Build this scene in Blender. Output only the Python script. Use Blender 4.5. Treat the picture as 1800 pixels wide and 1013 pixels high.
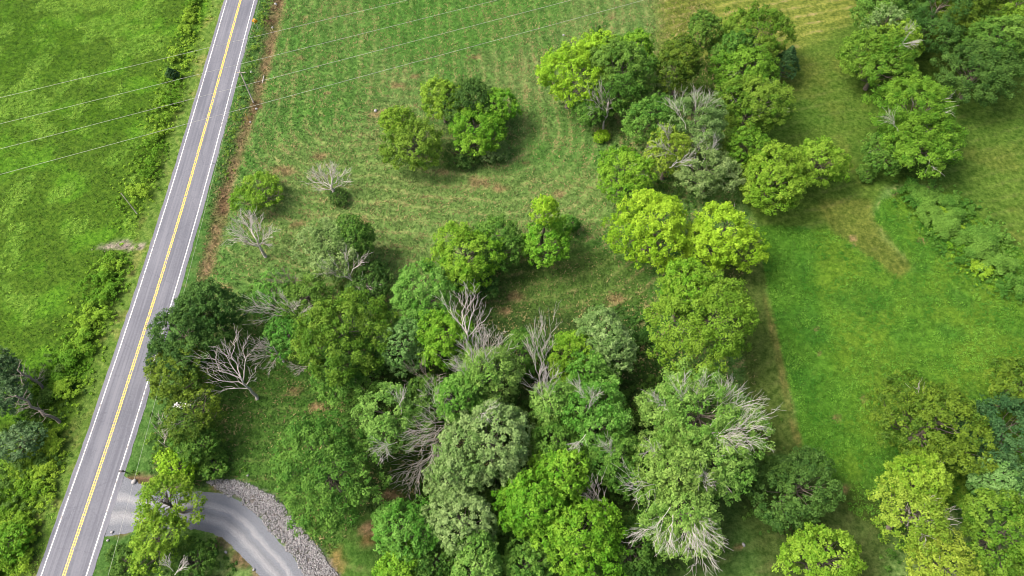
import bpy, math, random
import numpy as np
from mathutils import Vector

# ------------------------------------------------------------------ camera, sky, sun, exposure
for o in list(bpy.data.objects):
    bpy.data.objects.remove(o)
scene = bpy.context.scene
col = scene.collection
F = 1216.0                     # focal length in photograph pixels (1800 wide)
TH = math.radians(59.6)        # camera looks this far below the horizon
H = 112.0                      # drone height, metres
ST, CT = math.sin(TH), math.cos(TH)

cam_d = bpy.data.cameras.new('camera')
cam_d.sensor_width = 36.0
cam_d.lens = 36.0 * F / 1800.0
cam_d.clip_start = 0.5
cam_d.clip_end = 6000.0
cam = bpy.data.objects.new('camera', cam_d)
cam.location = (0, 0, H)
cam.rotation_euler = (math.pi / 2 - TH, 0, 0)
col.objects.link(cam)
scene.camera = cam

SUN_EL = math.radians(52)
SUN_AZ = math.radians(-88)     # measured from +Y towards +X
sun_dir = Vector((math.sin(SUN_AZ) * math.cos(SUN_EL), math.cos(SUN_AZ) * math.cos(SUN_EL), math.sin(SUN_EL)))
world = bpy.data.worlds.new('World')
scene.world = world
world.use_nodes = True
wn = world.node_tree.nodes
wl = world.node_tree.links
wn.clear()
sky_n = wn.new('ShaderNodeTexSky')
sky_n.sky_type = 'NISHITA'
sky_n.sun_disc = False
sky_n.sun_elevation = SUN_EL
sky_n.sun_rotation = SUN_AZ
sky_n.air_density = 1.0
sky_n.dust_density = 9.0
sky_n.ozone_density = 0.3
bg_n = wn.new('ShaderNodeBackground')
bg_n.inputs['Strength'].default_value = 0.145
out_n = wn.new('ShaderNodeOutputWorld')
wl.new(sky_n.outputs[0], bg_n.inputs[0])
wl.new(bg_n.outputs[0], out_n.inputs[0])

sun_d = bpy.data.lights.new('sun', 'SUN')
sun_d.energy = 2.15
sun_d.angle = math.radians(26)
sun_d.color = (1.0, 0.97, 0.89)
sun = bpy.data.objects.new('sun', sun_d)
sun.rotation_euler = (-sun_dir).to_track_quat('-Z', 'Y').to_euler()
sun.location = (-60, 60, 150)
col.objects.link(sun)

scene.view_settings.view_transform = 'Standard'
scene.view_settings.look = 'None'
scene.view_settings.gamma = 1.0
scene.view_settings.exposure = 0.88
scene.view_settings.use_curve_mapping = False
scene.cycles.max_bounces = 5
scene.cycles.diffuse_bounces = 3
scene.cycles.glossy_bounces = 1
scene.cycles.transmission_bounces = 3
scene.cycles.caustics_reflective = False
scene.cycles.caustics_refractive = False
scene.cycles.use_denoising = True
scene.cycles.filter_width = 1.0

# ------------------------------------------------------------------ helpers
rng = np.random.default_rng(11)


def unp(px, py, z=0.0):
    """photograph pixel -> world point at height z (a survey of where things stand)"""
    a = (px - 900.0) / F
    b = -(py - 506.5) / F
    t = (z - H) / (b * CT - ST)
    return np.array([a * t, t * (b * ST + CT), z])


def depth_of(p):
    return p[1] * CT + (H - p[2]) * ST


def proj_y(p):
    d = depth_of(p)
    up = p[1] * ST + (p[2] - H) * CT
    return 506.5 - F * up / d


def height_from(base, top_py):
    lo, hi = 0.0, 60.0
    for _ in range(40):
        m = (lo + hi) / 2
        if proj_y((base[0], base[1], m)) > top_py:
            lo = m
        else:
            hi = m
    return lo


def lin(hexs, k=1.0):
    r = []
    for i in (0, 2, 4):
        c = int(hexs[i:i + 2], 16) / 255.0
        r.append((c / 12.92 if c <= 0.04045 else ((c + 0.055) / 1.055) ** 2.4) * k)
    return np.array(r)


def vnoise(x, y, seed=0):
    """smooth value noise, vectorised"""
    xi = np.floor(x).astype(np.int64); yi = np.floor(y).astype(np.int64)
    xf = x - xi; yf = y - yi
    u = xf * xf * (3 - 2 * xf); v = yf * yf * (3 - 2 * yf)

    def h(i, j):
        n = (i * 374761393 + j * 668265263 + seed * 974634777) & 0x7fffffff
        n = ((n ^ (n >> 13)) * 1274126177) & 0x7fffffff
        return ((n ^ (n >> 16)) & 0xffff) / 65535.0
    a = h(xi, yi) * (1 - u) + h(xi + 1, yi) * u
    b = h(xi, yi + 1) * (1 - u) + h(xi + 1, yi + 1) * u
    return a * (1 - v) + b * v


def fbm(x, y, s, seed=0, o=4):
    t = np.zeros_like(x); a = 1.0; n = 0
    x = x / s; y = y / s
    for i in range(o):
        t += a * vnoise(x * 2 ** i + 17.3 * i, y * 2 ** i - 9.1 * i, seed + i); n += a; a *= 0.55
    return t / n


def sstep(a, b, x):
    t = np.clip((x - a) / (b - a), 0, 1)
    return t * t * (3 - 2 * t)


def poly_sdf(X, Y, poly):
    """signed distance in metres (negative inside) to a closed world polygon"""
    d = np.full(X.shape, 1e9); s = np.zeros(X.shape, bool)
    n = len(poly)
    for i in range(n):
        ax, ay = poly[i][0], poly[i][1]; bx, by = poly[(i + 1) % n][0], poly[(i + 1) % n][1]
        ex, ey = bx - ax, by - ay
        t = np.clip(((X - ax) * ex + (Y - ay) * ey) / (ex * ex + ey * ey + 1e-9), 0, 1)
        d = np.minimum(d, np.hypot(X - ax - t * ex, Y - ay - t * ey))
        c = ((ay > Y) != (by > Y))
        with np.errstate(divide='ignore', invalid='ignore'):
            xi = (bx - ax) * (Y - ay) / (by - ay + 1e-12) + ax
        s ^= c & (X < xi)
    return np.where(s, -d, d)


def line_dist(X, Y, pts):
    d = np.full(X.shape, 1e9)
    for i in range(len(pts) - 1):
        ax, ay = pts[i][0], pts[i][1]; bx, by = pts[i + 1][0], pts[i + 1][1]
        ex, ey = bx - ax, by - ay
        t = np.clip(((X - ax) * ex + (Y - ay) * ey) / (ex * ex + ey * ey + 1e-9), 0, 1)
        d = np.minimum(d, np.hypot(X - ax - t * ex, Y - ay - t * ey))
    return d


def P(*pts):
    return [unp(x, y) for x, y in pts]


def smooth_line(pts, n=12):
    pts = np.array(pts, float)
    out = []
    for i in range(len(pts) - 1):
        p0 = pts[max(i - 1, 0)]; p1 = pts[i]; p2 = pts[i + 1]; p3 = pts[min(i + 2, len(pts) - 1)]
        for k in range(n):
            t = k / n
            out.append(0.5 * ((2 * p1) + (-p0 + p2) * t + (2 * p0 - 5 * p1 + 4 * p2 - p3) * t * t + (-p0 + 3 * p1 - 3 * p2 + p3) * t ** 3))
    out.append(pts[-1])
    return np.array(out)


def mesh_np(name, verts, faces_flat, counts, mat, parent=None, smooth=False, fattr=None, pattr=None):
    """mesh from numpy arrays; fattr: float per face 'tint'"""
    me = bpy.data.meshes.new(name)
    verts = np.asarray(verts, np.float32); faces_flat = np.asarray(faces_flat, np.int32)
    counts = np.asarray(counts, np.int32)
    me.vertices.add(len(verts)); me.vertices.foreach_set('co', verts.ravel())
    me.loops.add(len(faces_flat)); me.loops.foreach_set('vertex_index', faces_flat)
    me.polygons.add(len(counts))
    starts = np.concatenate([[0], np.cumsum(counts)[:-1]]).astype(np.int32)
    me.polygons.foreach_set('loop_start', starts)
    if smooth:
        me.polygons.foreach_set('use_smooth', np.ones(len(counts), bool))
    me.update(calc_edges=True)
    if fattr is not None:
        a = me.attributes.new('tint', 'FLOAT', 'FACE'); a.data.foreach_set('value', np.asarray(fattr, np.float32))
    if pattr:
        for k, v in pattr.items():
            v = np.asarray(v, np.float32)
            if v.ndim == 2:
                a = me.attributes.new(k, 'FLOAT_COLOR', 'POINT')
                if v.shape[1] == 3:
                    v = np.concatenate([v, np.ones((len(v), 1), np.float32)], 1)
                a.data.foreach_set('color', v.ravel())
            else:
                a = me.attributes.new(k, 'FLOAT', 'POINT'); a.data.foreach_set('value', v)
    if mat:
        me.materials.append(mat)
    o = bpy.data.objects.new(name, me)
    col.objects.link(o)
    if parent:
        o.parent = parent
    return o


def empty(name, loc):
    o = bpy.data.objects.new(name, None)
    o.empty_display_size = 0.5
    o.location = loc
    col.objects.link(o)
    return o


def tag(o, label=None, cat=None, group=None, kind=None):
    if label: o['label'] = label
    if cat: o['category'] = cat
    if group: o['group'] = group
    if kind: o['kind'] = kind
    return o


class Tubes:
    """a bundle of tapered tubes that becomes one mesh"""
    def __init__(self):
        self.v = []; self.f = []; self.n = 0

    def add(self, pts, rad, sides=5, cap=True):
        pts = np.asarray(pts, float); m = len(pts)
        rad = np.broadcast_to(np.asarray(rad, float), (m,))
        tan = np.gradient(pts, axis=0)
        tan /= np.linalg.norm(tan, axis=1, keepdims=True) + 1e-9
        ref = np.array([0.0, 0.0, 1.0]) if abs(tan[:, 2].mean()) < 0.8 else np.array([1.0, 0.0, 0.0])
        u = np.cross(tan, ref); u /= np.linalg.norm(u, axis=1, keepdims=True) + 1e-9
        w = np.cross(tan, u)
        a = np.linspace(0, 2 * math.pi, sides, endpoint=False)
        ring = pts[:, None, :] + rad[:, None, None] * (np.cos(a)[None, :, None] * u[:, None, :] + np.sin(a)[None, :, None] * w[:, None, :])
        self.v.append(ring.reshape(-1, 3))
        i = np.arange(m - 1)[:, None] * sides; j = np.arange(sides)[None, :]; j2 = (j + 1) % sides
        self.f.append((np.stack([i + j, i + j2, i + sides + j2, i + sides + j], -1).reshape(-1, 4) + self.n))
        self.n += m * sides
        if cap:
            for k, base in ((m - 1, (m - 1) * sides), (0, 0)):
                if rad[k] > 0.03:
                    self.v.append(pts[k:k + 1]); c = self.n; self.n += 1
                    b0 = self.n - 1 - m * sides + base if k == m - 1 else None
                    start = c - m * sides if k == m - 1 else c - m * sides - (1 if rad[m - 1] > 0.03 else 0)
                    idx = start + base + np.arange(sides)
                    q = np.stack([idx, np.roll(idx, -1), np.full(sides, c), np.full(sides, c)], -1)
                    self.f.append(q)

    def build(self, name, mat, parent=None, smooth=True):
        v = np.concatenate(self.v); f = np.concatenate(self.f)
        tri = f[:, 2] == f[:, 3]
        quads = f[~tri]; tris = f[tri][:, :3]
        flat = np.concatenate([quads.ravel(), tris.ravel()])
        cnt = np.concatenate([np.full(len(quads), 4), np.full(len(tris), 3)])
        return mesh_np(name, v, flat, cnt, mat, parent, smooth)


def box(name, c, s, mat, parent=None, bevel=0.0, rotz=0.0):
    import bmesh
    bm = bmesh.new(); bmesh.ops.create_cube(bm, size=1.0)
    for v in bm.verts:
        v.co = Vector((v.co.x * s[0], v.co.y * s[1], v.co.z * s[2]))
    if bevel:
        bmesh.ops.bevel(bm, geom=bm.edges[:], offset=bevel, segments=2, affect='EDGES')
    me = bpy.data.meshes.new(name); bm.to_mesh(me); bm.free()
    me.materials.append(mat)
    o = bpy.data.objects.new(name, me); o.location = c; o.rotation_euler.z = rotz
    col.objects.link(o)
    if parent: o.parent = parent
    return o


# ------------------------------------------------------------------ materials
KG = 0.50      # ground paint
KL = 0.62      # foliage paint


def new_mat(name):
    m = bpy.data.materials.new(name); m.use_nodes = True
    m.node_tree.nodes.clear()
    return m, m.node_tree.nodes, m.node_tree.links


def plain(name, c, rough=0.7, noise=0.15, scale=4.0, metal=0.0, bump=0.0):
    m, N, L = new_mat(name)
    o = N.new('ShaderNodeOutputMaterial'); b = N.new('ShaderNodeBsdfPrincipled')
    b.inputs['Roughness'].default_value = rough; b.inputs['Metallic'].default_value = metal
    t = N.new('ShaderNodeTexNoise'); t.inputs['Scale'].default_value = scale; t.inputs['Detail'].default_value = 5
    g = N.new('ShaderNodeNewGeometry')
    L.new(g.outputs['Position'], t.inputs['Vector'])
    r = N.new('ShaderNodeValToRGB')
    r.color_ramp.elements[0].position = 0.3; r.color_ramp.elements[1].position = 0.7
    r.color_ramp.elements[0].color = (*[max(0, x * (1 - noise)) for x in c], 1)
    r.color_ramp.elements[1].color = (*[min(1, x * (1 + noise)) for x in c], 1)
    L.new(t.outputs['Fac'], r.inputs[0]); L.new(r.outputs[0], b.inputs['Base Color'])
    if bump:
        bp = N.new('ShaderNodeBump'); bp.inputs['Strength'].default_value = bump; bp.inputs['Distance'].default_value = 0.1
        L.new(t.outputs['Fac'], bp.inputs['Height']); L.new(bp.outputs[0], b.inputs['Normal'])
    L.new(b.outputs[0], o.inputs[0])
    return m


def leaf_mat(name, c1, c2, trans=0.16):
    m, N, L = new_mat(name)
    o = N.new('ShaderNodeOutputMaterial')
    at = N.new('ShaderNodeAttribute'); at.attribute_name = 'tint'
    oi = N.new('ShaderNodeObjectInfo')
    mx = N.new('ShaderNodeMix'); mx.data_type = 'RGBA'
    mx.inputs[6].default_value = (*c1, 1); mx.inputs[7].default_value = (*c2, 1)
    L.new(at.outputs['Fac'], mx.inputs[0])
    hs = N.new('ShaderNodeHueSaturation')
    mr = N.new('ShaderNodeMapRange'); mr.inputs[3].default_value = 0.494; mr.inputs[4].default_value = 0.508
    L.new(oi.outputs['Random'], mr.inputs[0]); L.new(mr.outputs[0], hs.inputs['Hue'])
    L.new(mx.outputs[2], hs.inputs['Color'])
    b = N.new('ShaderNodeBsdfPrincipled'); b.inputs['Roughness'].default_value = 0.6
    b.inputs['Specular IOR Level'].default_value = 0.12
    L.new(hs.outputs[0], b.inputs['Base Color'])
    tr = N.new('ShaderNodeBsdfTranslucent'); L.new(hs.outputs[0], tr.inputs['Color'])
    ms = N.new('ShaderNodeMixShader'); ms.inputs[0].default_value = trans
    L.new(b.outputs[0], ms.inputs[1]); L.new(tr.outputs[0], ms.inputs[2])
    L.new(ms.outputs[0], o.inputs[0])
    return m


PAL = {
    'yel': ('78ae20', 'aedc3c'), 'gold': ('7a9e2c', 'a8c248'), 'lime': ('5c981e', '90c03a'),
    'fresh': ('54922c', '86ba52'), 'mid': ('4a7c28', '7aa642'), 'dark': ('3a6226', '60883a'),
    'sage': ('6a9046', '9cba72'), 'ash': ('629436', '9ac25e'), 'olive': ('568820', '86b238'),
    'sea': ('5a9040', '8ab868'), 'blue': ('335c32', '547c46'), 'dolive': ('4a6e20', '7a982e'),
    'pine': ('567c46', '84a26e'), 'moss': ('50801e', '84aa3a'), 'straw': ('6c9c24', '9cc240'),
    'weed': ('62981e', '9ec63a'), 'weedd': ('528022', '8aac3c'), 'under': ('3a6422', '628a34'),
    'clover': ('447e22', '80b03c'), 'pasture': ('6c9e28', '9cc446'),
}
LEAF = {k: leaf_mat('leaf_' + k, lin(a, KL), lin(b, KL)) for k, (a, b) in PAL.items()}
BARK = plain('bark', lin('7d7468', 0.6), 0.9, 0.35, 3.0)
DEADWOOD = plain('deadwood', lin('c8c1bb', 0.74), 0.9, 0.28, 1.2)
TWIGS = plain('grey_twigs', lin('c6c1bd', 0.74), 0.9, 0.25, 1.2)
OLDWOOD = plain('oldwood', lin('9a8f86', 0.6), 0.9, 0.3, 2.5)

# ------------------------------------------------------------------ the road and drive lines (world, from the survey)
yel_px = [(423.0, 0), (328.0, 340), (222.5, 680), (112.0, 1013)]
road_c = [unp(x, y) for x, y in yel_px]
d0 = road_c[0] - road_c[1]; d0 /= np.linalg.norm(d0)
d1 = road_c[-1] - road_c[-2]; d1 /= np.linalg.norm(d1)
road_pts = [road_c[0] + d0 * 900, road_c[0] + d0 * 120, road_c[0] + d0 * 40] + road_c + [road_c[-1] + d1 * 40, road_c[-1] + d1 * 300]
RC = smooth_line(road_pts, 40)[:, :2]
W_LINE = 3.40      # centre to edge line
W_L, W_R = 4.15, 4.28

drive_out = P((216, 836), (250, 852), (300, 862), (350, 864), (392, 869), (440, 893), (487, 948), (520, 985), (545, 1030), (570, 1090), (590, 1160))
drive_in = P((184, 944), (240, 935), (290, 930), (345, 931), (388, 945), (415, 968), (445, 1000), (470, 1030), (490, 1090), (505, 1160))
rip_out = P((362, 848), (385, 843), (420, 845), (452, 861), (482, 874), (503, 897), (530, 930), (552, 956), (573, 982), (598, 1015), (625, 1050), (650, 1100), (668, 1160))
DO, DI, RO = smooth_line(drive_out, 3), smooth_line(drive_in, 3), smooth_line(rip_out, 3)
drive_poly = list(DO) + list(DI[::-1])
rip_in = [p for p in DO if depth_of(p) > 0 and p[0] > unp(385, 866)[0]]
rip_poly = list(RO) + rip_in[::-1]

# ------------------------------------------------------------------ ground
gx = np.concatenate([-np.geomspace(2500, 135, 14), np.arange(-130, 132.01, 0.7), np.geomspace(137, 2500, 14)])
gy = np.concatenate([-np.geomspace(2500, 20, 14), np.arange(-12, 166, 0.7), np.geomspace(170, 3500, 16)])
X, Y = np.meshgrid(gx, gy)
shape = X.shape
Xf, Yf = X.ravel(), Y.ravel()


def road_coords(x, y):
    """signed offset from the road centreline (right positive)"""
    yy = RC[::-1, 1]; xx = RC[::-1, 0]
    cx = np.interp(y, yy, xx)
    sl = np.interp(y, yy, np.gradient(xx, yy))
    return (x - cx) / np.sqrt(1 + sl * sl)


field_off = road_coords(Xf, Yf)
ditch_px = [(510, -70), (490, 0), (480, 55), (466, 120), (452, 175), (428, 240), (407, 310), (388, 375), (371, 440), (352, 510)]
ditch = [unp(x, y) for x, y in ditch_px]


def hgt(x, y):
    x = np.asarray(x, float); y = np.asarray(y, float)
    sh = np.shape(x); x = x.ravel(); y = y.ravel()
    off = road_coords(x, y)
    far = sstep(5.0, 12.0, np.abs(off))
    dd = poly_sdf(x, y, [p[:2] for p in drive_poly])
    far *= sstep(1.0, 8.0, dd)
    h = (fbm(x, y, 26, 3, 3) - 0.5) * 0.9 * far
    h += (fbm(x, y, 3.0, 8, 2) - 0.5) * 0.14 * far
    h -= 0.45 * np.exp(-(line_dist(x, y, ditch) / 1.6) ** 2)
    h -= 0.10 * sstep(4.0, 6.5, np.abs(off)) * sstep(0.0, 1.5, dd)
    return h.reshape(sh) if sh else float(h[0])


def zone(poly_px, soft=0.8, wob=1.2, seed=5, ws=6.0):
    s = poly_sdf(Xf, Yf, [unp(x, y)[:2] for x, y in poly_px])
    s = s + (fbm(Xf, Yf, ws, seed, 3) - 0.5) * 2 * wob
    return 1 - sstep(-soft, soft, s)


def mixc(C, c, m):
    return C * (1 - m[:, None]) + np.asarray(c)[None, :] * m[:, None]


def spot(px, py, rpx, ry=None, seed=1, soft=0.5):
    c = unp(px, py); r = rpx * depth_of(c) / F; ry = (ry or rpx * 0.8) * depth_of(c) / F
    q = np.hypot((Xf - c[0]) / r, (Yf - c[1]) / ry) + (fbm(Xf, Yf, 1.6, seed, 3) - 0.5) * 1.5
    return 1 - sstep(1 - soft, 1 + soft * 0.4, q)


def mow_phase(x, y):
    """distance to the outline of the mown rounds, in metres"""
    x0, x1, y0 = unp(440, 210)[0], unp(1015, 170)[0], unp(700, 345)[1]
    hx, hy = (x1 - x0) / 2, 70.0
    skew = (y - y0) * 0.10                      # the rounds run along the road
    qx = np.abs(x - (x0 + x1) / 2 + skew * 0.3) - (hx - 20); qy = np.abs(y - (y0 + hy)) - (hy - 20)
    rr = np.hypot(np.maximum(qx, 0), np.maximum(qy, 0)) + np.minimum(np.maximum(qx, qy), 0)
    return rr + (fbm(x, y, 9, 77, 3) - 0.5) * 2.6 + (fbm(x, y, 30, 79, 2) - 0.5) * 7


def colony(x, y):
    return fbm(x, y, 16, 31, 3) * 0.45 + fbm(x, y, 4.2, 63, 3) * 0.55


G = lambda h: lin(h, KG)
n_big = fbm(Xf, Yf, 22, 21, 4)
n_mid = fbm(Xf, Yf, 7, 31, 4)
n_sm = fbm(Xf, Yf, 2.4, 41, 3)
C = np.repeat(G('6c9848')[None, :], len(Xf), 0)
C = mixc(C, G('87a05c'), sstep(0.44, 0.68, n_big) * 0.6)
C = mixc(C, G('528c32'), sstep(0.5, 0.75, n_mid) * 0.55)
straw = np.full(len(Xf), 0.7); phase = np.zeros(len(Xf))
# meadow mowing rounds follow a rounded outline of the field
phase = mow_phase(Xf, Yf)
dry_m = zone([(470, 260), (660, 210), (900, 290), (1040, 310), (1060, 400), (900, 420), (640, 470), (560, 440), (480, 470), (420, 470)], 4, 5, 9, 14)
C = mixc(C, G('86a258'), dry_m * 0.5)
straw = np.maximum(straw, dry_m * 0.75)
up_m = zone([(500, -80), (760, -80), (640, 180), (470, 260)], 4, 5, 19, 14)
C = mixc(C, G('64963f'), up_m * 0.6)
lush = zone([(640, -60), (1010, -60), (960, 60), (800, 110), (660, 80)], 4, 6, 15, 12)
C = mixc(C, G('5c9438'), lush * 0.7); straw = np.where(lush > 0.5, 0.45, straw)
swale = zone([(860, 440), (1020, 430), (1150, 470), (1150, 590), (1000, 600), (880, 570), (830, 520)], 3, 4, 25, 10)
C = mixc(C, G('5d7a34'), swale * 0.75)
swale2 = zone([(1060, 560), (1180, 560), (1180, 680), (1100, 690)], 3, 4, 26, 10)
C = mixc(C, G('3f7a2a'), swale2 * 0.8)
# left field
lf = sstep(-6.2, -7.2, field_off)
C = mixc(C, G('547a1e'), lf)
C = mixc(C, G('649c24'), lf * sstep(0.52, 0.68, n_mid) * 0.75)
C = mixc(C, G('49760f'), lf * sstep(0.5, 0.72, n_big) * 0.55)
fw = colony(Xf, Yf)
C = mixc(C, G('7cac3c'), lf * sstep(0.52, 0.60, fw) * 0.7)
straw = np.where(lf > 0.5, 0.03, straw)
# roadside lot below the grove and grove floor
lot = zone([(330, 620), (480, 560), (640, 640), (760, 700), (780, 900), (640, 1040), (560, 1000), (480, 880), (330, 860), (260, 830)], 3, 3, 33, 8)
C = mixc(C, G('4f7a2c'), lot * 0.9); straw = np.where(lot > 0.5, 0.25, straw)
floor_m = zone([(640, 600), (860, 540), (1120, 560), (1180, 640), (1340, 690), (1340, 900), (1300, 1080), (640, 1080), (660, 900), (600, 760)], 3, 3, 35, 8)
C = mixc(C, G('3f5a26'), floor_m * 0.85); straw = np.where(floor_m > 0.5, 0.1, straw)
# hay and lawn on the right
lawn = zone([(1150, -150), (2300, -150), (2300, 760), (1900, 640), (1780, 440), (1700, 360), (1640, 325), (1560, 330), (1530, 375), (1560, 420), (1600, 470), (1580, 490), (1510, 440), (1455, 402), (1335, 400), (1280, 300), (1190, 130)], 1.2, 1.6, 51, 7)
C = mixc(C, G('60802e'), lawn)
C = mixc(C, G('4f7426'), lawn * sstep(0.45, 0.62, n_big) * 0.8)
C = mixc(C, G('80803c'), lawn * sstep(0.58, 0.78, n_mid) * 0.28)
hay = zone([(1140, -200), (1560, -200), (1500, 40), (1400, 85), (1260, 120), (1165, 105)], 3, 3, 53, 9)
C = mixc(C, G('86933f'), hay * 0.85)
lp = unp(1300, 40); ldir = unp(1490, 5) - unp(1240, 60); ldir /= np.linalg.norm(ldir)
lphase = (-(Xf - lp[0]) * ldir[1] + (Yf - lp[1]) * ldir[0]) + (fbm(Xf, Yf, 8, 91, 3) - 0.5) * 1.6
phase = np.where(lawn + hay > 0.5, lphase, phase)
straw = np.where(lawn > 0.5, 0.14, straw); straw = np.maximum(straw, hay * 1.0)
strip = zone([(1270, 470), (1335, 400), (1352, 520), (1381, 650), (1411, 785), (1405, 800), (1320, 800), (1310, 640), (1270, 520)], 0.5, 0.5, 57, 4)
C = mixc(C, G('5a7230'), strip); straw = np.where(strip > 0.5, 0.12, straw); straw = np.where((Xf > unp(1345, 560)[0]) & (Yf < unp(1345, 420)[1]), np.minimum(straw, 0.1), straw); straw = np.where((Yf < unp(900, 660)[1]), np.minimum(straw, 0.22), straw)
strip_e = zone([(1344, 520), (1354, 520), (1383, 650), (1413, 785), (1398, 785), (1372, 650)], 0.5, 0.9, 58, 3)
C = mixc(C, G('94844e'), strip_e * 0.42)
rough_px = [(1333, 396), (1458, 402), (1505, 432), (1548, 462), (1580, 486), (1606, 476), (1590, 448), (1556, 405), (1535, 383), (1552, 350), (1600, 328), (1690, 345), (1765, 420), (1900, 500), (2000, 760), (1560, 940), (1500, 905), (1430, 830), (1411, 785), (1381, 650), (1352, 520)]
rough = zone(rough_px, 0.45, 0.6, 61, 3.5)
C = mixc(C, G('548826'), rough)
C = mixc(C, G('7a9a2c'), rough * sstep(0.47, 0.66, n_big) * 0.5)
C = mixc(C, G('427c26'), rough * sstep(0.5, 0.7, n_mid) * 0.6)
straw = np.where(rough > 0.5, 0.05, straw)
tongue = zone([(1440, 350), (1530, 350), (1540, 385), (1565, 410), (1606, 470), (1580, 488), (1510, 436), (1460, 402)], 0.6, 0.6, 63, 4)
C = mixc(C, G('7a7c38'), tongue * 0.45)
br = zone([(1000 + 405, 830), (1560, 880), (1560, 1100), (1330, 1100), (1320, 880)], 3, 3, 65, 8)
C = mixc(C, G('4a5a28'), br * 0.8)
# verges and the eroded ditch
vg = (np.abs(field_off) < 8.5)
vl = sstep(-8.6, -7.0, field_off) * (field_off < 0)
C = mixc(C, G('6f9038'), vl * 0.8)
C = mixc(C, G('9a8a58'), vl * sstep(0.6, 0.75, n_sm) * 0.35)
vr = (1 - sstep(8.0, 10.5, field_off)) * (field_off > 0)
C = mixc(C, G('55803a'), vr * 0.85)
dl = line_dist(Xf, Yf, ditch) + (n_sm - 0.5) * 2.2 + (n_mid - 0.5) * 2.0
C = mixc(C, G('94805e'), (1 - sstep(0.7, 2.3, dl)) * 0.92)
C = mixc(C, G('6a553c'), (1 - sstep(0.2, 1.2, dl + (n_mid - 0.45) * 4)) * 0.7)
C = mixc(C, G('5c8038'), (1 - sstep(0.7, 2.3, dl)) * sstep(0.58, 0.68, fbm(Xf, Yf, 3.4, 143, 3)) * 0.45)
straw = np.where(np.abs(field_off) < 10, straw * 0.3, straw)
# bare and gravelly places
for i, (sx, sy, r) in enumerate([(500, 298, 20), (560, 275, 14), (528, 100, 6), (535, 30, 6), (578, 162, 6), (675, 198, 22), (700, 150, 14), (735, 133, 10), (835, 100, 10), (1075, 30, 8), (1215, 12, 8),
                                 (640, 390, 12), (520, 395, 16), (840, 320, 22), (880, 330, 16), (780, 300, 14), (925, 285, 8), (985, 340, 12), (905, 520, 18), (890, 545, 12), (1085, 525, 18), (1500, 418, 8), (1435, 575, 5), (1500, 430, 5),
                                 (520, 685, 16), (560, 715, 14), (400, 505, 14), (340, 520, 10), (690, 870, 16), (650, 930, 20), (1300, 960, 10), (1520, 700, 8), (1470, 735, 8), (1440, 620, 6), (600, 470, 14), (1480, 860, 12), (1440, 930, 12), (1620, 420, 8)]):
    C = mixc(C, G('a68a66'), spot(sx, sy, r, r * 0.6, 100 + i) * 0.75)
for i, (sx, sy, r, ry, hx, a) in enumerate([(217, 433, 34, 11, 'b9aca0', 0.95), (244, 846, 24, 12, '7d6450', 0.95), (300, 852, 30, 10, '8d8078', 0.8), (385, 856, 26, 14, '86644c', 0.85), (205, 935, 20, 9, '7a6452', 0.9),
                                            (420, 985, 26, 18, '7c644c', 0.85), (395, 955, 20, 12, '80705a', 0.8), (455, 1005, 20, 20, '80705a', 0.8), (590, 990, 18, 34, '9a8250', 0.75), (645, 950, 16, 10, '8a7048', 0.7), (560, 900, 12, 26, '8a6a48', 0.6)]):
    C = mixc(C, G(hx), spot(sx, sy, r, ry, 200 + i) * a)
rsd = poly_sdf(Xf, Yf, [p[:2] for p in rip_poly]) + (n_sm - 0.5) * 1.2
C = mixc(C, G('8c8886'), 1 - sstep(-0.5, 0.2, rsd))
C *= (0.86 + 0.28 * n_sm)[:, None]

Z = hgt(Xf, Yf)
# keep the ground below the paving
ond = np.maximum(1 - sstep(3.4, 4.4, np.abs(field_off)), 1 - sstep(-0.6, 0.2, poly_sdf(Xf, Yf, [p[:2] for p in drive_poly])))
Z = Z - 0.12 * ond
ny, nx = shape
ii = (np.arange(ny - 1)[:, None] * nx + np.arange(nx - 1)[None, :]).ravel()
quads = np.stack([ii, ii + 1, ii + nx + 1, ii + nx], -1)


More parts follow.
